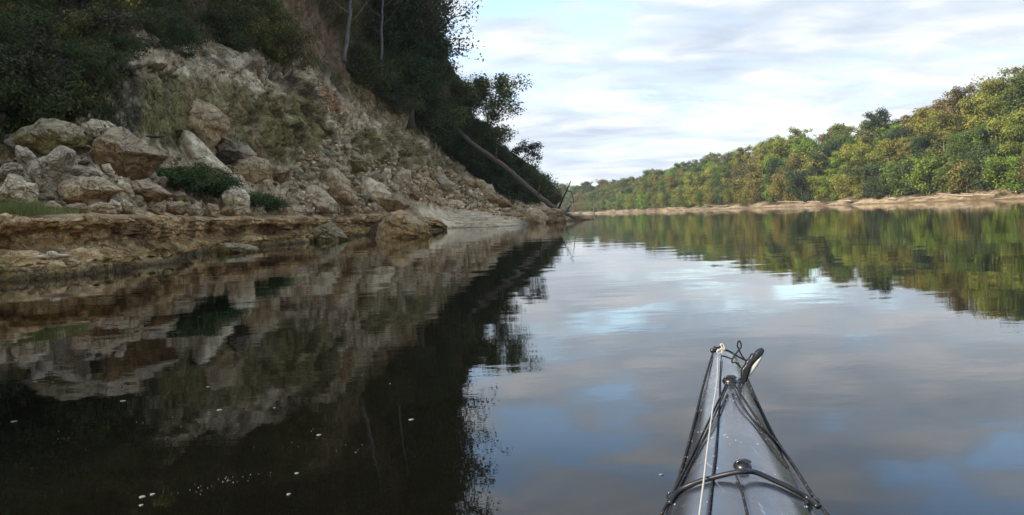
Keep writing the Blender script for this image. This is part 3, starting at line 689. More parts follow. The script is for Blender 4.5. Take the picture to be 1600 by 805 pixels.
def grow(seed, H, spread, lean=(0, 0), bare=.25, nlimb=11, gnarl=.12, up=.5, sub=4, trunk_r=None, top=.97):
    r_ = np.random.default_rng(seed); mb = MB(); n = 9; t = np.linspace(0, 1, n)
    wob = np.cumsum(r_.normal(size=(n, 2)) * gnarl * H / 12, axis=0)
    tp = np.stack([lean[0] * t ** 1.4 * H + wob[:, 0] * t, lean[1] * t ** 1.4 * H + wob[:, 1] * t, t * H * top - .3], 1)
    tr = trunk_r or H * .017; mb.tube(tp, tr * (1 - .85 * t) * (1 + .5 * np.exp(-t * 18)), 7)
    tips = []
    for k in range(nlimb):
        h = bare + (1 - bare) * ((k + r_.uniform(.2, .8)) / nlimb) ** .9; h = min(h, .97)
        base = np.array([np.interp(h, t, tp[:, i]) for i in range(3)])
        az = k * 2.4 + r_.uniform(-.5, .5)
        prof = math.sin(math.pi * min(1, max(.05, (h - bare) / (1.02 - bare) * .80 + .2))) ** .6
        L = spread * prof * r_.uniform(.7, 1.15)
        dirv = np.array([math.cos(az), math.sin(az), up * (.3 + h)]); m = 5; s = np.linspace(0, 1, m)
        pth = base + dirv * L * s[:, None] + r_.normal(size=(m, 3)) * L * .06 * s[:, None] + np.array([0, 0, .18 * L]) * (s ** 2)[:, None]
        mb.tube(pth, tr * .42 * (1 - .5 * h) * (1 - .8 * s), 4)
        for q in range(sub):
            s0 = r_.uniform(.35, 1.0); b = np.array([np.interp(s0, s, pth[:, i]) for i in range(3)])
            dv = r_.normal(size=3); dv[2] = abs(dv[2]) * .6; dv = dv / np.linalg.norm(dv) + dirv * .35; l = L * r_.uniform(.18, .45)
            mid = b + dv * l * .5 + r_.normal(size=3) * l * .1; e = b + dv * l
            mb.tube([b, mid, e], [tr * .13, tr * .09, tr * .03], 3); tips += [e, mid]
        tips.append(pth[-1])
    tips.append(tp[-1])
    return mb, np.array(tips)
def leaves(seed, centers, n, size, sigma, flat=.7, tone_var=.35):
    r_ = np.random.default_rng(seed); k = r_.integers(0, len(centers), n)
    ctone = 1 + r_.uniform(-tone_var, tone_var, len(centers)); cs = r_.uniform(.6, 1.25, len(centers))
    off = r_.normal(size=(n, 3)); off /= np.linalg.norm(off, axis=1, keepdims=True); off *= (r_.uniform(0, 1, n) ** .45)[:, None] * 1.5
    P = centers[k] + off * sigma * cs[k][:, None] * np.array([1, 1, flat])
    nrm = off * .9 + r_.normal(size=(n, 3)) * .55 + np.array([0, 0, .5]); nrm /= np.linalg.norm(nrm, axis=1, keepdims=True)
    a = np.cross(nrm, r_.normal(size=(n, 3))); a /= np.linalg.norm(a, axis=1, keepdims=True); b = np.cross(nrm, a)
    s = size * r_.uniform(.55, 1.3, n)[:, None]
    V = np.stack([P - a * s * .6, P + b * s * .30 + nrm * s * .08, P + a * s * .6, P - b * s * .30 + nrm * s * .08], 1).reshape(-1, 3)
    Fc = np.arange(n * 4).reshape(n, 4)
    t = ctone[k] * r_.uniform(.75, 1.25, n); hue = r_.uniform(-.12, .12, n) + (ctone[k] - 1) * .3
    C = np.stack([t * (1 + hue), t, t * (1 - hue)], 1)
    return V, Fc, np.repeat(C, 4, axis=0)
def make_tree(name, seed, H, spread, nleaf, size, sigma, bark=(.12, .10, .08), cat='tree', crown='crown', **kw):
    root = empty(name); mb, tips = grow(seed, H, spread, **kw)
    t = link('trunk' if crown == 'crown' else 'stem', mb.mesh('trunk', M_bark), root); t.color = (*bark, 1)
    if nleaf:
        V, Fc, C = leaves(seed + 1, tips, nleaf, size, sigma); me = mesh_np(crown, V, Fc, mats=[M_leaf]); set_col(me, 'Col', C)
        c = link(crown, me, root)
    root['category'] = cat
    return root
_used = set()
def put(proto, loc, scale, rz, colr=None, label=None, group=None, bark=None):
    if proto.name in _used: o = copy_thing(proto)
    else: o = proto; _used.add(proto.name)
    o.location = loc; o.rotation_euler = (0, 0, rz); o.scale = (scale[0], scale[0], scale[1]) if isinstance(scale, tuple) else (scale,) * 3
    for ch in o.children:
        if colr is not None and ch.name.startswith(('crown', 'foliage')): ch.color = (*colr, 1)
        if bark is not None and ch.name.startswith(('trunk', 'stem')): ch.color = (*bark, 1)
    if label: o['label'] = label
    if group: o['group'] = group
    return o

# right bank ground
shore = np.array([(190, -60), (150, 60), (128, 120), (113, 160), (104, 190), (97, 225), (90.5, 265), (80, 340), (70, 430), (56, 540), (28, 660), (-40, 790), (-160, 900), (-330, 980)], float)
sp, st = catmull(shore, 260); sp3 = sp
tg = np.gradient(sp, axis=0); tg /= np.linalg.norm(tg, axis=1, keepdims=True); nr = np.stack([tg[:, 1], -tg[:, 0]], 1)
if nr[60, 0] < 0: nr = -nr
hillk = np.interp(sp[:, 1], [0, 170, 260, 450, 900], [1.5, 1.35, .9, .8, .8])
beach = np.interp(sp[:, 1], [0, 180, 260, 500], [.95, .68, .3, .3])
prof = [(-4, -1.5), (0, -.02), (3, .5), (7, 1.5), (10, 2.3), (18, 4.4), (34, 9), (60, 13), (140, 14), (420, 15)]
RB = np.zeros((len(sp), len(prof), 3))
for j, (o_, z) in enumerate(prof):
    k = beach if 0 < o_ <= 10 else 1
    k = np.broadcast_to(k, (len(sp),))
    RB[:, j, :2] = sp + nr * (o_ * k)[:, None]; RB[:, j, 2] = z * (hillk if o_ > 10 else (beach if z > 0 else 1))
r1, rv = catmull(np.swapaxes(RB, 0, 1), 90); RG = np.swapaxes(r1, 0, 1).reshape(-1, 3)
rvv = np.tile(rv, len(sp))
RG[:, 2] += (voro(RG * np.array([.12, .3, 0]), 6)[2] - .5) * np.clip(rvv - 1, 0, 1) * .7
RG[:, 2] += fbm(RG * np.array([.15, .15, 0]), 4, 91) * np.clip(rvv - 1, 0, 1.2) * .8 + fbm(RG * np.array([.6, .6, 0]), 3, 92) * .22 * np.clip(rvv - 1, 0, 1)
RC = np.zeros((len(RG), 3)); RC[:] = (.07, .06, .03)
nb = fbm(RG * np.array([.25, .25, 1.5]), 4, 93)
sb = (1 - sstep(3.6, 4.6, rvv + nb * 1.3))
RC = mixc(RC, np.array([.60, .51, .39]), sb); RC = mixc(RC, np.array([.30, .21, .13]), sb * np.clip(.45 + nb * 2.2, 0, .9))
RC = mixc(RC, np.array([.14, .10, .06]), sb * np.clip(fbm(RG * .8, 3, 94) * 2 - .5, 0, .8))
RC = mixc(RC, np.array([.20, .15, .09]), (RG[:, 2] < .25) * .7)
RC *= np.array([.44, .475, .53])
me = mesh_np('riverbank', RG, grid_faces(len(sp), 90), smooth=True, mats=[M_bluff]); set_col(me, 'Col', RC)
tag(link('terrain', me), kind='structure')

def bank_point(s, off):
    i = min(len(sp) - 2, max(0, s)); a = int(i); f = i - a
    p = sp[a] * (1 - f) + sp[a + 1] * f; n = nr[a]; k = hillk[a]; b = beach[a]
    z = np.interp(off, [0, 3 * b, 7 * b, 10 * b, 18, 34, 60, 140], [0, .5 * b, 1.5 * b, 2.3 * b, 4.4 * k, 9 * k, 13 * k, 14 * k])
    q = p + n * off; return np.array([q[0], q[1], z])
arc = np.concatenate([[0], np.cumsum(np.linalg.norm(np.diff(sp, axis=0), axis=1))])
RT = [make_tree('broadleaf_tree', 10, 17, 4.6, 9500, .45, 1.25, bare=.12, nlimb=16, sub=5, up=.5),
      make_tree('broadleaf_tree', 12, 18, 5.2, 10500, .45, 1.4, bare=.18, nlimb=15, sub=5, up=.35),
      make_tree('broadleaf_tree', 14, 16, 4.0, 8600, .43, 1.1, bare=.1, nlimb=17, sub=5, up=.7),
      make_tree('broadleaf_tree', 16, 18.5, 4.2, 7000, .42, .95, bare=.25, nlimb=15, sub=5, up=.6),
      make_tree('broadleaf_tree', 18, 17.5, 5.4, 10500, .47, 1.5, bare=.15, nlimb=14, sub=6, up=.3)]
RS = [make_tree('bank_shrub', 30, 5.0, 2.6, 3600, .32, .9, cat='shrub', crown='foliage', bare=.03, nlimb=10, sub=5, up=.8),
      make_tree('bank_shrub', 32, 4.4, 3.0, 3600, .32, .95, cat='shrub', crown='foliage', bare=.03, nlimb=10, sub=5, up=.6)]
HUES = [('yellow-green', (.175, .18, .032)), ('mid green', (.085, .125, .024)), ('dark green', (.04, .062, .022)), ('olive', (.15, .14, .032)), ('russet', (.145, .12, .045)), ('bright green', (.12, .175, .022))]
def where_r(px):
    for lim, w in ((1560, 'at the right edge of the frame'), (1500, 'above the long sloping log'), (1430, 'where the wide beach begins'), (1365, 'above the short driftwood log'), (1300, 'above the thin driftwood log'), (1235, 'above the log pointing uphill'), (1165, 'left of the log pointing uphill'), (1100, 'where the bank recedes'), (1030, 'on the receding bank'), (960, 'right of the dead tree'), (900, 'around the distant dead tree')):
        if px > lim: return w
    return 'behind the tip of the point'
cnt_t = 0
def bank_row(off0, off1, spacing, kinds, hs, rowname, cat, hw):
    global cnt_t
    s = 8.0 + random.random() * 5
    while s < arc[-1] - 20:
        i = np.interp(s, arc, np.arange(len(sp))); p0 = sp[int(i)]
        off = random.uniform(off0, off1); q = bank_point(i, off)
        x_, y_, dd = proj(q); 
        if dd > 5 and -50 < x_ < 1720 and x_ > 790:
            hue = random.choices(HUES, hw if x_ > 1000 else [2, 5, 5, 4, 1, 1])[0]
            fv = random.uniform(.78, 1.18); c = tuple(v * fv * random.uniform(.93, 1.07) for v in hue[1]); sc_ = random.uniform(*hs)
            size_w = 'tall' if sc_ > hs[0] + (hs[1] - hs[0]) * .66 else 'short' if sc_ < hs[0] + (hs[1] - hs[0]) * .33 else 'mid-sized'
            sc_ *= np.interp(dd, [150, 185, 215, 260, 380, 600], [1.36, 1.33, 1.33, 1.30, 1.28, 1.12])
            put(random.choice(kinds), (q[0], q[1], q[2] - .3), (sc_ * random.uniform(.9, 1.15), sc_), random.uniform(0, 6.28), c,
                f'{size_w} {hue[0]} {cat} {rowname} {where_r(x_)}', f'{size_w} {hue[0]} {cat}s {rowname} {where_r(x_)}', bark=(.2, .17, .14)); cnt_t += 1
        s += spacing * random.uniform(.75, 1.25) * (1 if dd < 350 else 1.5)
bank_row(7.5, 10.5, 5.6, RS, (.8, 1.35), 'at the beach top', 'shrub', [4, 4, 2, 4, 1, 4])
bank_row(16, 26, 5.6, RS, (1.1, 1.9), 'in the understory', 'shrub', [3, 5, 3, 4, 0, 4])
print('bank shrubs', cnt_t)
bank_row(12, 17, 6.8, RT, (.50, .80), 'in the front row', 'tree', [4, 5, 2, 4, .7, 4])
bank_row(22, 30, 7.2, RT, (.70, .95), 'in the middle rows', 'tree', [3, 5, 3, 4, .8, 3])
bank_row(36, 46, 8.2, RT, (.70, .98), 'on the skyline', 'tree', [2, 4, 3, 4, 1.6, 1])
bank_row(48, 60, 10, RT, (.62, .82), 'just behind the skyline', 'tree', [2, 4, 4, 4, 1, 1])
print('bank plants', cnt_t)

# driftwood on the far beach
def driftwood(px, py, L, ang, lab, r=.22):
    root = empty('driftwood_log'); mb = MB(); t = np.linspace(0, 1, 6); r_ = random.Random(px)
    P = np.stack([t * L, np.array([r_.uniform(-.3, .3) for _ in t]), .25 + t * L * .12 * r_.uniform(.2, 1) + np.array([r_.uniform(-.1, .1) for _ in t])], 1)
    mb.tube(P, r * (1 - .6 * t), 7)
    a = link('log', mb.mesh('log', M_bark), root); a.color = (.42, .34, .26, 1)
    mb = MB()
    for k in range(3):
        b = P[1 + k]; e = b + np.array([r_.uniform(.2, 1), r_.uniform(-.6, .6), r_.uniform(.4, 1.3)]); mb.tube([b, (b + e) / 2 + .1, e], [r * .35, r * .25, r * .1], 5)
    a = link('branch', mb.mesh('branch', M_bark), root); a.color = (.36, .28, .2, 1)
    # find bank point under pixel
    best = None
    for i in np.linspace(30, 230, 400):
        for off in (2, 4, 6, 8):
            q = bank_point(i, off); x_, y_, _d = proj(q); dq = abs(x_ - px) + abs(y_ - py) * 2
            if best is None or dq < best[0]: best = (dq, q)
    root.location = best[1]; root.rotation_euler = (0, 0, math.radians(ang))
    tag(root, lab, 'log', 'driftwood on the far beach'); return root
for px, py, L, an, lab in ((1255, 316, 12, 150, 'pale driftwood log pointing up the far beach below the yellow-green trees'), (1282, 317, 7, 120, 'dark root-like driftwood at the waterline of the far beach'), (1330, 316, 9, 100, 'thin driftwood log lying along the narrow beach'),
    (1400, 312, 8, 95, 'short driftwood log below the dark trees'), (1470, 311, 10, 150, 'driftwood log near the start of the wide pale beach'), (1520, 307, 13, 120, 'long driftwood log sloping across the wide pale beach'), (1555, 306, 10, 140, 'driftwood log high on the wide pale beach'), (1588, 303, 11, 60, 'driftwood log nearest the right edge of the frame'),
    (1140, 324, 14, 170, 'pale driftwood log below the receding trees'), (1190, 321, 10, 20, 'driftwood log on the pale stretch left of the big dip'), (1075, 326, 13, 160, 'driftwood log on the distant beach'), (985, 330, 15, 170, 'farthest driftwood log on the distant beach')):
    driftwood(px, py, L * .7, an, lab, .17)
# bare grey snag standing in front of the far trees
sn = make_tree('dead_tree', 77, 17, 3.0, 0, 1, 1, bare=.2, nlimb=13, sub=4, trunk_r=.5, up=.5); q = bank_point(np.interp(540, sp[:, 1], np.arange(len(sp))), 3); q = at(928, 328, 520); put(sn, (q[0], q[1], .3), .62, 0, bark=(.16, .12, .09), label='bare grey-brown dead tree standing on the distant beach')

# left bank trees
LT_ = [make_tree('hillside_tree', 40, 12, 3.8, 15000, .24, .95, bare=.15, nlimb=16, sub=5, up=.35),
       make_tree('hillside_tree', 42, 13, 3.4, 14000, .24, .85, bare=.2, nlimb=17, sub=5, up=.5),
       make_tree('hillside_tree', 44, 11, 4.2, 15000, .25, 1.0, bare=.12, nlimb=15, sub=6, up=.25)]
SPARSE = make_tree('sparse_tree', 50, 19, 5.0, 5200, .26, .75, bare=.25, nlimb=20, sub=7, up=.45, lean=(.12, -.05), bark=(.10, .085, .065))
OAK = make_tree('crooked_oak', 57, 8.5, 4.3, 17000, .21, .78, bare=.28, nlimb=11, sub=5, up=.35, gnarl=.3, lean=(.10, 0), bark=(.08, .065, .05))
OAK2 = make_tree('crooked_oak', 63, 5.6, 2.3, 3600, .18, .42, bare=.4, nlimb=9, sub=6, up=.45, gnarl=.3, lean=(.25, 0), bark=(.07, .055, .045))
dg, mg, yg, rb = (.056, .078, .024), (.075, .10, .026), (.10, .11, .03), (.10, .06, .03)
TL = [(592, 50, .75, dg), (606, 85, .8, dg), (622, 130, .75, dg), (612, 95, .95, dg), (632, 168, .7, mg), (630, 140, 1.1, dg), (645, 190, .8, dg), (628, 150, 1.15, dg), (662, 205, .7, dg), (655, 190, .85, dg), (642, 165, 1.0, dg),
      (578, -10, .9, dg), (565, -60, 1.0, dg), (600, 10, 1.1, dg), (612, 50, 1.15, dg), (628, 90, 1.1, dg), (530, -110, 1.0, dg), (330, -110, .8, dg), (200, -110, .9, dg), (70, -100, .9, dg), (-40, -80, 1.0, dg),
      (690, 215, .62, dg), (706, 228, .5, dg), (716, 240, .45, mg), (742, 262, .42, dg), (765, 278, .42, mg), (785, 290, .36, dg), (806, 303, .3, mg), (826, 312, .24, dg), (752, 252, .5, dg), (120, 20, .45, dg), (40, 10, .55, dg), (190, 0, .5, mg), (618, 120, 1.15, dg), (724, 250, .62, mg), (748, 262, .5, mg), (703, 215, .6, dg), (775, 268, .42, dg)]
TLAB = {0: 'highest up on the left of the tree mass', }
tl_where = lambda px, py: ('above the bluff out over the top left' if px < 300 else 'on the bluff top above the bare clay' if px < 500 else 'by the pale standing trunk on the slope' if px < 600 else ('at the foot of the dense tree mass' if py > 180 else 'in the middle of the dense tree mass' if py > 120 else 'in the upper part of the dense tree mass' if py > 45 else 'at the top of the dense tree mass') if px < 690 else 'stepping down the slope behind the fallen trunk')
for k, (x, y, s, c) in enumerate(TL):
    g = ground_at(x, y); tone = 'dark' if c == dg else 'mid-green'
    put(LT_[k % 3], (g[0], g[1], g[2] - .3), s, random.uniform(0, 6.28), tuple(v * random.uniform(.85, 1.15) for v in c),
        bark=(.07, .055, .04), label=f'{"tall" if s > .95 else "medium" if s > .55 else "small"} {tone} leafy tree {tl_where(x, y)}', group=f'{"tall" if s > .95 else "medium" if s > .55 else "small"} {tone} trees {tl_where(x, y)}')
g = ground_at(640, 190); put(SPARSE, g - [0, 0, .3], 1.05, 0.0, (.10, .085, .035), 'tall thin-leaved tree with open twigs against the sky at the edge of the tree mass')
g = ground_at(622, 165); put(SPARSE, g - [0, 0, .3], .95, 2.4, (.07, .07, .03), 'tall thin-leaved tree standing just left of the open twiggy one')
g = ground_at(733, 264); put(OAK, g - [0, 0, .2], 1.20, 0.0, (.13, .135, .038), 'crooked oak with a pale sunlit top leaning out over the fallen trunk')
g = ground_at(800, 306); put(OAK2, g - [0, 0, .2], 1.05, 0.0, (.05, .055, .025), 'small round-headed oak at the right end of the slope trees')
# pale trunks showing on the slope
def bare_trunk(x, y, top, r, lab):
    g = ground_at(x, y); g = at(x, y, g[1] - 5.5); root = empty('bare_trunk', g); mb = MB()
    e = at(*top, g[1] + 1) - g; t = np.linspace(-.45, 1.4, 11); P = e * t[:, None] + rng.normal(size=(11, 3)) * .06
    mb.tube(P, r * (1 - .35 * np.clip(t, 0, 1)), 8); a = link('trunk', mb.mesh('trunk', M_bark), root); a.color = (.20, .18, .15, 1)
    mb = MB()
    for k in range(4):
        b = P[4 + k]; mb.tube([b, b + np.array([(-1) ** k * .7, -.2, .5]), b + np.array([(-1) ** k * 1.5, -.4, 1.4])], [r * .3, r * .2, r * .06], 5)
    a = link('branch', mb.mesh('branch', M_bark), root); a.color = (.3, .27, .22, 1)
    tag(root, lab, 'tree', 'bare pale trunks on the slope')
bare_trunk(542, 60, (552, -20), .17, 'thick bare pale trunk leaning among the dark trees beside the clay strip')
bare_trunk(597, 62, (599, -10), .11, 'thin bare pale trunk right of the thick one')

# shrubs
SH = [make_tree('shrub', 80, 1.5, 1.1, 4200, .105, .36, cat='shrub', crown='foliage', bare=.03, nlimb=9, sub=5, up=.9, trunk_r=.03),
      make_tree('shrub', 82, 1.2, 1.3, 4200, .105, .38, cat='shrub', crown='foliage', bare=.03, nlimb=9, sub=5, up=.5, trunk_r=.03),
      make_tree('shrub', 84, 1.9, 1.0, 3600, .105, .32, cat='shrub', crown='foliage', bare=.05, nlimb=10, sub=5, up=1.2, trunk_r=.03)]
SZ = [([(-20, 0), (205, 0), (200, 80), (150, 120), (130, 190), (-20, 200)], 40, (.55, 1.1), [(.06, .085, .018), (.08, .10, .022), (.075, .062, .026), (.13, .13, .026), (.07, .09, .02)], 'upper left bank', 'dark'),
      ([(200, 0), (420, 0), (400, 70), (330, 85), (205, 80)], 17, (.5, 1.0), [(.055, .075, .018), (.085, .085, .024)], 'bank above the mossy cliff', 'dark green'),
      ([(340, 5), (405, 5), (480, 95), (505, 130), (460, 112), (370, 75)], 26, (.6, 1.1), [(.19, .17, .035), (.10, .12, .03), (.15, .11, .035)], 'slope left of the clay strip', 'yellowish'),
      ([(540, 90), (600, 110), (690, 200), (700, 240), (640, 190), (560, 140)], 34, (.9, 1.6), [(.075, .10, .026), (.09, .11, .032), (.11, .11, .035)], 'slope below the tree mass', 'green'),
      ([(660, 205), (740, 235), (845, 312), (840, 325), (790, 308), (700, 250)], 44, (1.0, 2.0), [(.05, .07, .022), (.07, .10, .026)], 'slope around the fallen trunk', 'dark green'),
      ([(0, -140), (500, -140), (560, -10), (0, -10)], 34, (1.2, 2.2), [(.04, .05, .018), (.06, .065, .022)], 'bluff crest', 'dark green')]
SPOT = {'upper left bank': ((60, 'near the frame edge'), (130, 'around the hanging pale branch'), (999, 'beside the mossy cliff')),
        'bank above the mossy cliff': ((265, 'over its left end'), (335, 'over its middle'), (999, 'over its right end')),
        'slope left of the clay strip': ((420, 'highest up'), (475, 'halfway down'), (999, 'above the orange stain')),
        'slope below the tree mass': ((590, 'under the thick pale trunk'), (640, 'halfway along'), (999, 'near the dead brush')),
        'slope around the fallen trunk': ((735, 'by its root end'), (785, 'by its middle'), (999, 'by its lower end')),
        'bluff crest': ((170, 'at the left'), (340, 'over the cliff'), (999, 'by the clay strip'))}
def shrub_label(s, s0, s1, c, where, x, y):
    size = 'big' if s > s0 + (s1 - s0) * .66 else 'low' if s < s0 + (s1 - s0) * .33 else 'mid-sized'
    hue = 'brownish' if c[0] > c[1] * 1.15 else 'yellowish' if c[0] > c[1] * .97 else 'olive' if c[0] > c[1] * .82 else 'dark green' if c[1] < .09 else 'green'
    spot = next(w for lim, w in SPOT[where] if x < lim)
    return f'{size} {hue} shrub on the {where} {spot}'
for poly, n, (s0, s1), cs, where, cw in SZ:
    xs = [p[0] for p in poly]; ys = [p[1] for p in poly]; k = 0
    while k < n:
        x, y = random.uniform(min(xs), max(xs)), random.uniform(min(ys), max(ys))
        if not inpoly(x, y, poly): continue
        g = ground_at(x, y); s = random.uniform(s0, s1); c = random.choice(cs)
        put(random.choice(SH), (g[0], g[1], g[2] - .15), s, random.uniform(0, 6.28), tuple(v * random.uniform(.85, 1.15) for v in c), shrub_label(s, s0, s1, c, where, x, y), shrub_label(s, s0, s1, c, where, x, y).replace(' shrub ', ' shrubs ')); k += 1
# the green bush behind the white block
FB = [make_tree('leafy_bush', 90, .9, 1.3, 5200, .13, .36, cat='bush', crown='foliage', bare=.02, nlimb=12, sub=5, up=.35, trunk_r=.02), make_tree('leafy_bush', 92, .8, 1.5, 5200, .13, .36, cat='bush', crown='foliage', bare=.02, nlimb=12, sub=5, up=.25, trunk_r=.02)]
for k, (x, y, s, lab) in enumerate(((290, 293, .8, 'bright green leafy bush at the foot of the pointed pale boulder'), (322, 302, .85, 'dark green leafy bush behind the upright tan rock'), (350, 300, .8, 'leafy green bush just left of and behind the white block'), (400, 320, .6, 'low leafy green bush right of the white block'), (432, 325, .5, 'smallest leafy bush trailing onto the ledge'), (268, 282, .6, 'leafy green bush under the tip of the wedge boulder'))):
    g = ground_at(x, y); put(FB[k % 2], (g[0], g[1] - .6, g[2]), (s * 1.1, s * .8), k * 1.3, (.075, .115, .032), lab)

# undergrowth on the earth slopes: loose leaves and stems, one mass
def undergrowth():
    w = (LV > 5.3) & (LV < 7.3) & (LY > -160) & (LX < 900)
    clay_w = (((LX - 478 - (LY - 35) * .78) / 34) ** 2 < 1) & (LY < 125) & (LY > -30)
    left = (LV > 3.0) & (LV <= 5.05) & (LX < 190)
    wall = (LV > 3.0) & (LV <= 5.05) & (LX >= 190) & (vnoise(LP * .9, 5) > .55)
    wall &= False
    idx = np.where((w & ~clay_w & (vnoise(LP * .55, 3) > -.35)) | left | wall)[0]
    n = 42000; k = idx[rng.integers(0, len(idx), n)]
    P = LP[k] + rng.normal(size=(n, 3)) * np.array([.18, .18, .10]) + np.array([0, 0, .12])
    up_ = rng.normal(size=(n, 3)) * .45 + np.array([0, -.1, 1]); up_ /= np.linalg.norm(up_, axis=1, keepdims=True)
    a = rng.normal(size=(n, 3)); a = np.cross(up_, a); a /= np.linalg.norm(a, axis=1, keepdims=True)
    L = rng.uniform(.14, .42, n)[:, None] * np.where(LX[k] < 190, .6, 1)[:, None]; Wd = rng.uniform(.02, .055, n)[:, None]
    V = np.stack([P - a * Wd, P + a * Wd, P + up_ * L + a * Wd * .2, P + up_ * L - a * Wd * .2], 1).reshape(-1, 3)
    c1, c2 = np.array([.065, .085, .022]), np.array([.17, .145, .055]); m_ = np.clip(vnoise(LP[k] * .7, 9) * .7 + .4 + rng.normal(size=n) * .2, 0, 1)[:, None]
    Cc = c1 * (1 - m_) + c2 * m_; Cc[LX[k] < 210] *= np.array([.6, .65, .6])
    me = mesh_np('undergrowth', V, np.arange(n * 4).reshape(n, 4), mats=[M_leaf]); set_col(me, 'Col', np.repeat(Cc, 4, axis=0))
    tag(link('undergrowth', me), 'grass and weeds growing over the earth of the bluff', 'undergrowth', kind='stuff')
undergrowth()
def grass():
    n = 5200; px = rng.uniform(-40, 128, n) ** 1.0; px = np.where(rng.uniform(size=n) < .7, rng.uniform(-40, 75, n), px); d = rng.uniform(17.6, 19.6, n) + px * .004
    P = np.array([zB(a, b, 1.24 + (b - 17) * .045) for a, b in zip(px, d)])
    hgt = rng.uniform(.10, .32, n)[:, None] * np.interp(px, [-40, 60, 128], [1, .9, .35])[:, None]
    up_ = rng.normal(size=(n, 3)) * .28 + np.array([0, 0, 1]); a = np.stack([rng.normal(size=n), rng.normal(size=n) * .4, np.zeros(n)], 1); a /= np.linalg.norm(a, axis=1, keepdims=True)
    V = np.stack([P - a * .007, P + a * .007, P + up_ * hgt + a * .002, P + up_ * hgt - a * .002], 1).reshape(-1, 3)
    m_ = rng.uniform(0, 1, n)[:, None]; Cc = np.array([.11, .15, .03]) * (1 - m_) + np.array([.26, .23, .08]) * m_
    me = mesh_np('grass', V, np.arange(n * 4).reshape(n, 4), mats=[M_leaf]); set_col(me, 'Col', np.repeat(Cc, 4, axis=0))
    tag(link('grass', me), 'tuft of yellow-green grass on the ledge at the left', 'grass', kind='stuff')
grass()

# ---------------------------------------------------------------- fallen trunk
root = empty('fallen_trunk', at(884, 336, 84)); o0 = np.array(root.location)
pts = [at(692, 182, 92), at(735, 222, 90), at(790, 262, 88), at(830, 297, 86.5), at(860, 320, 85), at(888, 336, 84), at(900, 341, 83.6)]
tp_, _t = catmull(np.array(pts) - o0, 60); mb = MB(); mb.tube(tp_ + fbm(tp_ * .35, 2, 5)[:, None] * .03 + rng.normal(size=tp_.shape) * .012, np.interp(np.linspace(0, 1, 60), np.linspace(0, 1, 7), [.28, .27, .26, .25, .23, .18, .1]) * (1 + rng.normal(size=60) * .035), 12)
a = link('trunk', mb.mesh('trunk', M_bark), root); a.color = (.19, .14, .10, 1)
for path, rr in (([(873, 326), (879, 311), (886, 297), (892, 283)], .13), ([(885, 298), (893, 300), (895, 308), (897, 318)], .06), ([(884, 333), (888, 326), (893, 318)], .09)):
    P = np.array([at(*q, 84.5) for q in path]) - o0; mb = MB(); mb.tube(P, np.linspace(rr, rr * .4, len(P)), 6)
    a = link('branch', mb.mesh('branch', M_bark), root); a.color = (.05, .04, .035, 1)
for k_, i_ in enumerate((9, 17, 26, 33, 41)):
    b_0 = tp_[i_]; dv_ = np.array([(-1) ** k_ * .35 + .3, -.5, .75 if k_ % 2 else -.3]); l_ = (.9, 1.7, .7, 1.4, .8)[k_]
    mb = MB(); mb.tube([b_0, b_0 + dv_ * l_ * .5, b_0 + dv_ * l_ + np.array([.2, 0, .1])], [.11, .08, .04], 6); a = link('branch_stub', mb.mesh('branch_stub', M_bark), root); a.color = (.2, .15, .11, 1)
mb = MB(); b = np.array(pts[0]) - o0
for k in range(26):
    dv = rng.normal(size=3); dv[0] -= .8; dv /= np.linalg.norm(dv); L = rng.uniform(1, 2.6); mb.tube([b, b + dv * L * .5 + rng.normal(size=3) * .15, b + dv * L + rng.normal(size=3) * .3], [.10, .06, .015], 4)
a = link('root_plate', mb.mesh('root_plate', M_bark), root); a.color = (.13, .085, .06, 1)
tag(root, 'long fallen tree trunk slanting down the slope to the waterline', 'fallen tree')
# dead brush and hanging twigs
def twigs(name, px, py, n, L, colr, lab, down=False, cat='branch'):
    g = ground_at(px, py); root = empty(name, g); mb = MB()
    for k in range(n):
        dv = rng.normal(size=3); dv[1] = -abs(dv[1]); dv[2] = -abs(dv[2]) if down else dv[2] * .6 + .5; dv /= np.linalg.norm(dv); l = L * rng.uniform(.5, 1)
        m_ = dv * l * .5 + rng.normal(size=3) * .12 * l; e = dv * l
        mb.tube([np.zeros(3), m_, e], [.025, .016, .005], 4)
        for q in range(3):
            s = rng.uniform(.3, .9); b = dv * l * s; mb.tube([b, b + rng.normal(size=3) * .25 * l], [.01, .003], 3)
    a = link('twigs', mb.mesh('twigs', M_bark), root); a.color = (*colr, 1); tag(root, lab, cat)
twigs('dead_branch', 118, 55, 5, 2.6, (.30, .26, .22), 'bare pale forked branch hanging down the dark upper left bank', True)
twigs('dead_branch', 20, 20, 8, 2.4, (.18, .15, .12), 'tangle of grey twigs in the top left corner', True)
twigs('dead_branch', 700, 215, 22, 3.0, (.16, .10, .07), 'brown dead brush beside the root end of the fallen trunk')
twigs('dead_branch', 722, 232, 8, 2.0, (.28, .24, .2), 'pale broken twigs just below the root end of the fallen trunk')
# short stick against the mossy wall and the pale flat stone
root = empty('stick', at(243, 214, 27.5)); mb = MB(); P = np.array([at(229, 213, 27.5), at(243, 214.5, 27.4), at(257, 213.5, 27.6)]) - np.array(root.location); mb.tube(P, [.03, .04, .02], 6)
a = link('twig', mb.mesh('twig', M_bark), root); a.color = (.03, .025, .02, 1); tag(root, 'short dark stick lying across the foot of the mossy wall', 'stick')
o = place_rock([(50, 402), (66, 398), (95, 397), (112, 400), (100, 404), (60, 405)], 'white', 'thin pale flat stone lying on the lower tier of the ledge', 901, 16.2, depth=1.2, name='flat_stone', sub=4, rough=.03)

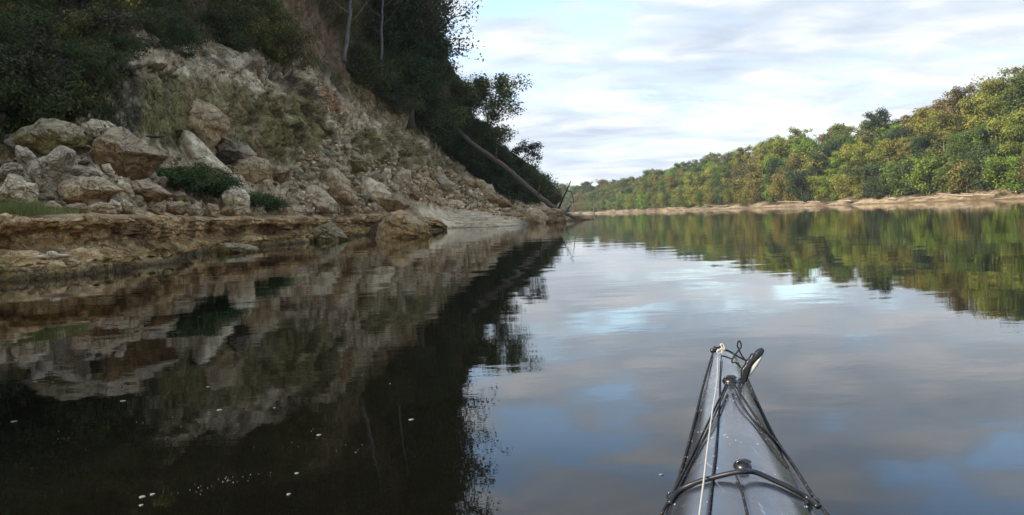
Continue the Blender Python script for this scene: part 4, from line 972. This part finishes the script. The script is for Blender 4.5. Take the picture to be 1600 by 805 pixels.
# ---------------------------------------------------------------- kayak
def deck_z(s): return .325 + .045 * s ** 2          # s 0 at lower picture edge, 1 at the bow
kA = on(1161, 805, .35); kB = on(1131, 536, .38)
ax = (kB - kA)[:2]; KL = np.linalg.norm(ax); ax = ax / KL; lat = np.array([ax[1], -ax[0]])
def K(s, o, z): p = kA[:2] + ax * s * KL + lat * o; return np.array([p[0], p[1], z])
hull_m = plain('kayak_gelcoat', (.036, .039, .050), .2, .5, 0, 9, .25)
nt = NT(hull_m.node_tree); b_ = hull_m.node_tree.nodes['Principled BSDF']; b_.inputs['Coat Weight'].default_value = .35; b_.inputs['Coat Roughness'].default_value = .12
b_.inputs['Metallic'].default_value = .12
_p = obj_pos(nt); _sc = nt.noise(nt.mapping(_p, (90, 6, 40), (0, 0, -.24)), 1.0, 3, .6); _dirt = nt.noise(_p, 14, 6, .7)
_base = b_.inputs['Base Color'].links[0].from_socket
_c = nt.mix(nt.ramp(_sc, [(.66, 0.0), (.70, .8)]), _base, (.24, .25, .27)); _c = nt.mix(nt.ramp(_dirt, [(.55, 0.0), (.72, .55)]), _c, (.15, .145, .135))
nt.l(_c, b_.inputs['Base Color']); nt.l(nt.ramp(_dirt, [(.3, .07), (.7, .36)]), b_.inputs['Roughness'])
rope_black = plain('black_cord', (.014, .013, .013), .75, .25, 0, 260, .5, .0008)
_nt = NT(rope_black.node_tree); _b = rope_black.node_tree.nodes['Principled BSDF']; _o = _b.inputs['Base Color'].links[0].from_socket
_nt.l(_nt.mix(_nt.ramp(_nt.noise(obj_pos(_nt), 190, 2, .5), [(.64, 0.0), (.68, .8)]), _o, (.22, .20, .19)), _b.inputs['Base Color'])
rope_white = plain('white_cord', (.42, .39, .33), .8, .2, 0, 240, .25, .0006)
rubber = plain('black_rubber', (.012, .012, .014), .35, .5)
fit_m = plain('fitting_steel', (.10, .10, .10), .22, .6, .7, 60, .3)
white_pl = plain('white_plastic', (.45, .44, .37), .45, .4)
hw_s = [-3.2, -3.0, -2.5, -2.0, -1.5, -1.0, -.6, -.3, 0, .25, .5, .75, .9, .97, 1.01, 1.035, 1.045]
hw_w = [.0, .06, .17, .24, .27, .275, .25, .20, .138, .112, .085, .058, .043, .036, .026, .014, .001]
def half_w(s): return np.interp(s, hw_s, hw_w)
st_ = np.unique(np.concatenate([np.linspace(-3.2, .9, 90), np.linspace(.9, 1.045, 24)]))
sec = [];
for s in st_:
    w = max(half_w(s), .0008); z = float(deck_z(max(s, 0))) if s > -.3 else .325 - .02 * min(1, (-.3 - s)); z = z + (.03 if s < -2.6 else 0)
    dropz = max(0, s - .95) * .25; zs = z - dropz; cr = min(.045, w * .42)
    ring = []
    for t in np.linspace(-1, 1, 17):                       # deck, gently peaked with a ridge
        ring.append((t * w, zs - .02 + cr * (1 - abs(t) ** 1.9)))
    for t, zz2 in ((.97, -.01), (.90, -.09), (.78, -.2), (.5, -.36), (0, -.42)):
        ring.append((t * w, zs - .02 + zz2))
    for t, zz2 in ((.5, -.36), (.78, -.2), (.90, -.09), (.97, -.01)): ring.append((-t * w, zs - .02 + zz2))
    sec.append([K(s, o_, z_) for o_, z_ in ring])
S = np.array(sec); ns, nrg = S.shape[:2]; Fk = []
for i in range(ns - 1):
    for j in range(nrg): j2 = (j + 1) % nrg; Fk.append((i * nrg + j, i * nrg + j2, (i + 1) * nrg + j2, (i + 1) * nrg + j))
kroot = empty('kayak', K(0, 0, 0)); k0 = np.array(kroot.location)
kayak_hull = link('hull', mesh_np('hull', S.reshape(-1, 3) - k0, Fk, smooth=True, mats=[hull_m]), kroot)
tag(kroot, 'narrow blue-grey kayak bow with black deck lines pointing up the river', 'kayak')
def deckz(s, o_):
    w = max(half_w(s), .001); z = float(deck_z(max(s, 0))); cr = min(.045, w * .42); t = min(1, abs(o_) / w)
    return z - max(0, s - .95) * .25 - .02 + cr * (1 - t ** 1.9)
def on_deck(px, py, lift=.004):
    z = .34
    for _ in range(6):
        p = on(px, py, z); q = p[:2] - kA[:2]; s = q @ ax / KL; o_ = q @ lat; z = deckz(s, o_) + lift
    return on(px, py, z)
def rope(name, path, r, m, lift=.004, sides=8, sub_=8):
    P = np.array([on_deck(*q[:2], q[2] if len(q) > 2 else lift) for q in path]); P, _ = catmull(P, len(path) * sub_)
    mb = MB(); mb.tube(P - k0, np.full(len(P), r), sides); return link(name, mb.mesh(name, m), kroot)
rope('deck_line', [(1114, 551, .008), (1100, 598), (1085, 659), (1071, 712), (1056, 761), (1034, 803)], .0034, rope_black, .003)
rope('deck_line', [(1166, 588, .006), (1189, 640), (1212, 686), (1242, 731), (1272, 778), (1294, 806)], .0034, rope_black, .003)
rope('bungee_cord', [(1135, 600, .014), (1111, 651, .01), (1091, 692), (1072, 730), (1050, 775)], .0027, rope_black)
rope('bungee_cord', [(1137, 602, .014), (1114, 655, .01), (1094, 697), (1077, 730), (1058, 768)], .0023, rope_black)
rope('bungee_cord', [(1147, 600, .014), (1165, 628, .01), (1190, 665), (1213, 690), (1236, 722)], .0027, rope_black)
rope('bungee_cord', [(1145, 602, .014), (1158, 630, .01), (1180, 662), (1206, 698), (1231, 729)], .0023, rope_black)
rope('elastic_strap', [(1046, 787, .004), (1060, 768), (1085, 755), (1115, 746), (1145, 739, .012), (1163, 737, .015), (1180, 738, .012), (1208, 750), (1238, 764), (1262, 778), (1278, 792)], .0050, rubber, .007, 10)
w_ = rope('white_rope', [(1122, 556, .012), (1120.5, 595, .02), (1113.6, 640, .022), (1106, 697, .02), (1099, 757, .016), (1092, 812, .016)], .0018, rope_white)
rope('thin_cord', [(1127, 557, .008), (1124.5, 595), (1124, 625), (1120, 689), (1113.6, 750), (1107, 812)], .0017, rope_black, .003)
rope('thin_cord', [(1150, 744, .006), (1156, 758), (1162, 776), (1170, 812)], .0019, rope_black, .003)
def fitting(px, py, R_, hh_):
    c = on_deck(px, py, 0); b = bmesh.new()
    rings = [(1, 0), (1, .35), (.85, .7), (.5, 1), (.0, 1.02)]; V = []; Fc = []; n = 20
    for rr, zz3 in rings: V += [(c[0] + math.cos(a) * R_ * rr, c[1] + math.sin(a) * R_ * 1.2 * rr, c[2] - .003 + zz3 * hh_) for a in [2 * math.pi * k / n for k in range(n)]]
    for i in range(len(rings) - 1):
        for k in range(n): k2 = (k + 1) % n; Fc.append((i * n + k, i * n + k2, (i + 1) * n + k2, (i + 1) * n + k))
    f = link('deck_fitting', mesh_np('deck_fitting', np.array(V) - k0, Fc, smooth=True, mats=[rubber]), kroot)
    mb = MB(); a = np.linspace(0, math.pi, 9); P = np.stack([c[0] + np.cos(a) * R_ * .75, np.full(9, c[1] - R_ * .5), c[2] + hh_ * .7 + np.sin(a) * R_ * .35], 1); mb.tube(P - k0, np.full(9, R_ * .16), 6)
    link('shackle', mb.mesh('shackle', fit_m), f)
fitting(1140, 596, .020, .016); fitting(1160, 729, .017, .014)
for px, py in ((1116, 549), (1049, 776), (1273, 786)): fitting(px, py, .009, .010)
# bow knot, toggle and its cord
def crop(x, y): return 1080 + x / 6.19, 510 + y / 6.19
DT = on(1160, 560, .40)[1]
def c3(x, y, dd=0): px, py = crop(x, y); return at(px, py, DT + dd)
def cord(name, path, r, m, parent=kroot, dd=0):
    P = np.array([c3(x, y, dd) for x, y in path]); P, _ = catmull(P, len(P) * 6); mb = MB(); mb.tube(P - k0, np.full(len(P), r), 7); return link(name, mb.mesh(name, m), parent)
def plate(name, path, thick, m, parent):
    P = np.array([c3(x, y) for x, y in path]); P, _ = catmull(np.vstack([P, P[:1]]), len(P) * 4); P = P[:-1] - k0; n = len(P); c = P.mean(0)
    mid = (P - c); lay = []
    for dy, sc2 in ((-.5, .86), (-.35, .97), (0, 1.0), (.35, .97), (.5, .86)): lay.append(c + mid * sc2 + np.array([0, dy * thick, 0]))
    V = np.vstack(lay + [c + np.array([[0, -.5 * thick, 0]]), c + np.array([[0, .5 * thick, 0]])]); Fc = []
    for i in range(4):
        for k in range(n): k2 = (k + 1) % n; Fc.append((i * n + k, i * n + k2, (i + 1) * n + k2, (i + 1) * n + k))
    for k in range(n): k2 = (k + 1) % n; Fc += [(k2, k, 5 * n, 5 * n), (4 * n + k, 4 * n + k2, 5 * n + 1, 5 * n + 1)]
    me = bpy.data.meshes.new(name); me.from_pydata(V.tolist(), [], [tuple(dict.fromkeys(f)) for f in Fc]); me.materials.append(m)
    for p in me.polygons: p.use_smooth = True
    return link(name, me, parent)
tgl = plate('carry_toggle', [(508, 600), (485, 500), (482, 425), (515, 375), (530, 335), (565, 300), (585, 262), (612, 258), (645, 222), (680, 208), (702, 222), (698, 250), (650, 285), (600, 340), (560, 400), (535, 455), (518, 520)], .018, rubber, kroot)
plate('toggle_inlay', [(543, 492), (537, 450), (570, 395), (620, 335), (690, 262), (682, 305), (650, 360), (610, 420), (570, 470)], .014, white_pl, tgl)
plate('toggle_tip', [(505, 545), (500, 500), (512, 450), (525, 470), (535, 485), (522, 510)], .012, white_pl, tgl)
cord('toggle_cord', [(470, 222), (482, 200), (478, 160), (462, 142), (450, 160), (448, 195), (460, 222), (430, 270), (400, 315), (396, 350), (430, 350), (455, 370), (480, 400)], .0024, rope_black)
cord('toggle_cord', [(460, 222), (478, 262), (500, 300), (527, 328)], .0024, rope_black)
cord('toggle_cord', [(200, 238), (260, 215), (330, 228), (395, 255), (450, 290), (522, 328)], .0026, rope_black)
cord('toggle_cord', [(285, 285), (330, 292), (400, 320)], .0022, rope_black)
cord('toggle_cord', [(215, 198), (260, 205), (300, 180)], .0022, rope_black)
cord('bow_knot', [(248, 250), (262, 228), (290, 225), (305, 245), (285, 262), (255, 255), (262, 238), (300, 215), (320, 230), (318, 190), (300, 172), (285, 180), (300, 205), (295, 250)], 0.0026, rope_white, dd=-.01)
mb = MB(); P = np.array([c3(188, 236), c3(215, 232), c3(240, 240)]); mb.tube(P - k0, [.006, .007, .005], 8); link('cord_stop', mb.mesh('cord_stop', rubber), kroot)
drop_m = plain('water_drops', (.30, .31, .33), .05, .8)
DV, DF, off = [], [], 0; r_ = random.Random(11)
for k in range(90):
    s_ = r_.random() ** .7 * .9; o_ = r_.uniform(-.92, .92) * half_w(s_); z_ = deckz(s_, o_); c = K(s_, o_, z_) - k0; q = r_.uniform(.0010, .0026)
    DV += [tuple(c + np.array([0, 0, q * .7]))] + [tuple(c + np.array([math.cos(t) * q, math.sin(t) * q * 1.3, -.0004])) for t in [math.pi / 3 * j for j in range(6)]]
    DF += [(off, off + 1 + j, off + 1 + (j + 1) % 6) for j in range(6)]; off += 7
me = bpy.data.meshes.new('water_drops'); me.from_pydata(DV, [], DF); me.materials.append(drop_m)
for p in me.polygons: p.use_smooth = True
o = link('water_drops', me, kroot); o['kind'] = 'stuff'
# cockpit rim behind the picture edge
mb = MB(); a = np.linspace(0, 2 * math.pi, 33)[:-1]; P = np.array([K(-1.55 + .30 * math.cos(t), .2 * math.sin(t), .335) for t in np.append(a, 0)]); mb.tube(P - k0, np.full(len(P), .012), 8); link('cockpit_rim', mb.mesh('cockpit_rim', rubber), kroot)

# ---------------------------------------------------------------- foam flecks on the water
foam = plain('foam', (.19, .19, .17), .9, .2, 0, 60, .1)
def fleck_geo(px, py, wpx, r_):
    c = on(px, py, 0); d = c[1]; w = wpx / 2 * d / F_PX; n = 9
    V = [(c[0], c[1], .0035)] + [(c[0] + math.cos(t) * w * r_.uniform(.7, 1.1), c[1] + math.sin(t) * w * .9 * r_.uniform(.7, 1.1), .0025) for t in [2 * math.pi * k / n for k in range(n)]] 
    V += [(x * .999 + c[0] * .001, y * .999 + c[1] * .001, -.004) for x, y, z in V[1:]]
    Fc = [(0, 1 + k, 1 + (k + 1) % n, 1 + (k + 1) % n) for k in range(n)] + [(1 + k, 1 + n + k, 1 + n + (k + 1) % n, 1 + (k + 1) % n) for k in range(n)]
    return V, Fc
BIG = [((192, 627), 13, 'oval white foam fleck, largest on the dark reflection of the bank'), ((343, 641), 12, 'white foam fleck right of the largest one'), ((222, 777), 15, 'white foam patch at the near end of the foam trail'), ((238, 773), 11, 'white foam patch second along the foam trail'), ((221, 790), 9, 'small foam fleck just below the foam trail'), ((499, 680), 10, 'foam fleck highest in the cluster near the middle of the dark water'), ((464, 740), 9, 'foam fleck below the middle cluster'), ((451, 773), 11, 'foam fleck close to the lower edge in the dark water'), ((643, 656), 11, 'single foam fleck near the edge of the tree reflection'), ((1033, 742), 9, 'foam fleck floating beside the kayak'), ((22, 659), 12, 'thin foam streak at the far left'), ((325, 605), 8, 'foam fleck above and left of the second largest one')]
for (px, py), w, lab in BIG:
    V, Fc = fleck_geo(px, py, w * .8, random.Random(px)); c = np.array(V[0]); me = bpy.data.meshes.new('foam_fleck'); me.from_pydata((np.array(V) - c).tolist(), [], [tuple(dict.fromkeys(f)) for f in Fc]); me.materials.append(foam)
    o = link('foam_fleck', me); o.location = c; tag(o, lab, 'foam', 'foam flecks on the water')
AV, AF, off = [], [], 0; r_ = random.Random(5)
spots = [(r_.gauss(285 + 40 * q, 8) + q * 20, 770 - q * 15 - r_.uniform(-4, 4)) for q in [r_.random() * 2 for _ in range(46)]]
spots += [(r_.gauss(x, 28), r_.gauss(y, 8)) for x, y, n in ((480, 690, 14), (60, 605, 10), (110, 690, 10), (250, 660, 12), (420, 640, 8), (330, 560, 10), (560, 600, 12), (620, 470, 10), (160, 520, 10), (300, 480, 8), (760, 420, 8), (540, 700, 8)) for _ in range(n)]
for x, y in spots:
    
    if r_.random() < .35: continue
    V, Fc = fleck_geo(x + r_.gauss(0, 14), y + r_.gauss(0, 4), .6 + 2.0 * r_.random() ** 2, r_); AV += V; AF += [tuple(dict.fromkeys(i + off for i in f)) for f in Fc]; off += len(V)
me = bpy.data.meshes.new('foam_specks'); me.from_pydata(AV, [], AF); me.materials.append(foam); tag(link('foam_specks', me), 'tiny foam specks scattered over the dark water', 'foam', kind='stuff')
for o in _used: pass

# ---------------------------------------------------------------- river haze
hm = bpy.data.materials.new('haze'); hm.use_nodes = True; ht = hm.node_tree; ht.nodes.clear()
hv = ht.nodes.new('ShaderNodeVolumePrincipled'); hv.inputs['Color'].default_value = (.80, .88, 1.0, 1); hv.inputs['Density'].default_value = HAZE
hv.inputs['Anisotropy'].default_value = 0.2
ho = ht.nodes.new('ShaderNodeOutputMaterial'); ht.links.new(hv.outputs[0], ho.inputs['Volume'])
x0_, x1_, y0_, y1_, z0_, z1_ = -2700, 2700, -1700, 4700, -4.5, 75
hmesh = mesh_np('haze', [(x0_, y0_, z0_), (x1_, y0_, z0_), (x1_, y1_, z0_), (x0_, y1_, z0_), (x0_, y0_, z1_), (x1_, y0_, z1_), (x1_, y1_, z1_), (x0_, y1_, z1_)],
    [(0, 3, 2, 1), (4, 5, 6, 7), (0, 1, 5, 4), (1, 2, 6, 5), (2, 3, 7, 6), (3, 0, 4, 7)], mats=[hm])
if HAZE > 0: tag(link('haze', hmesh), 'thin pale haze over the river', kind='stuff')
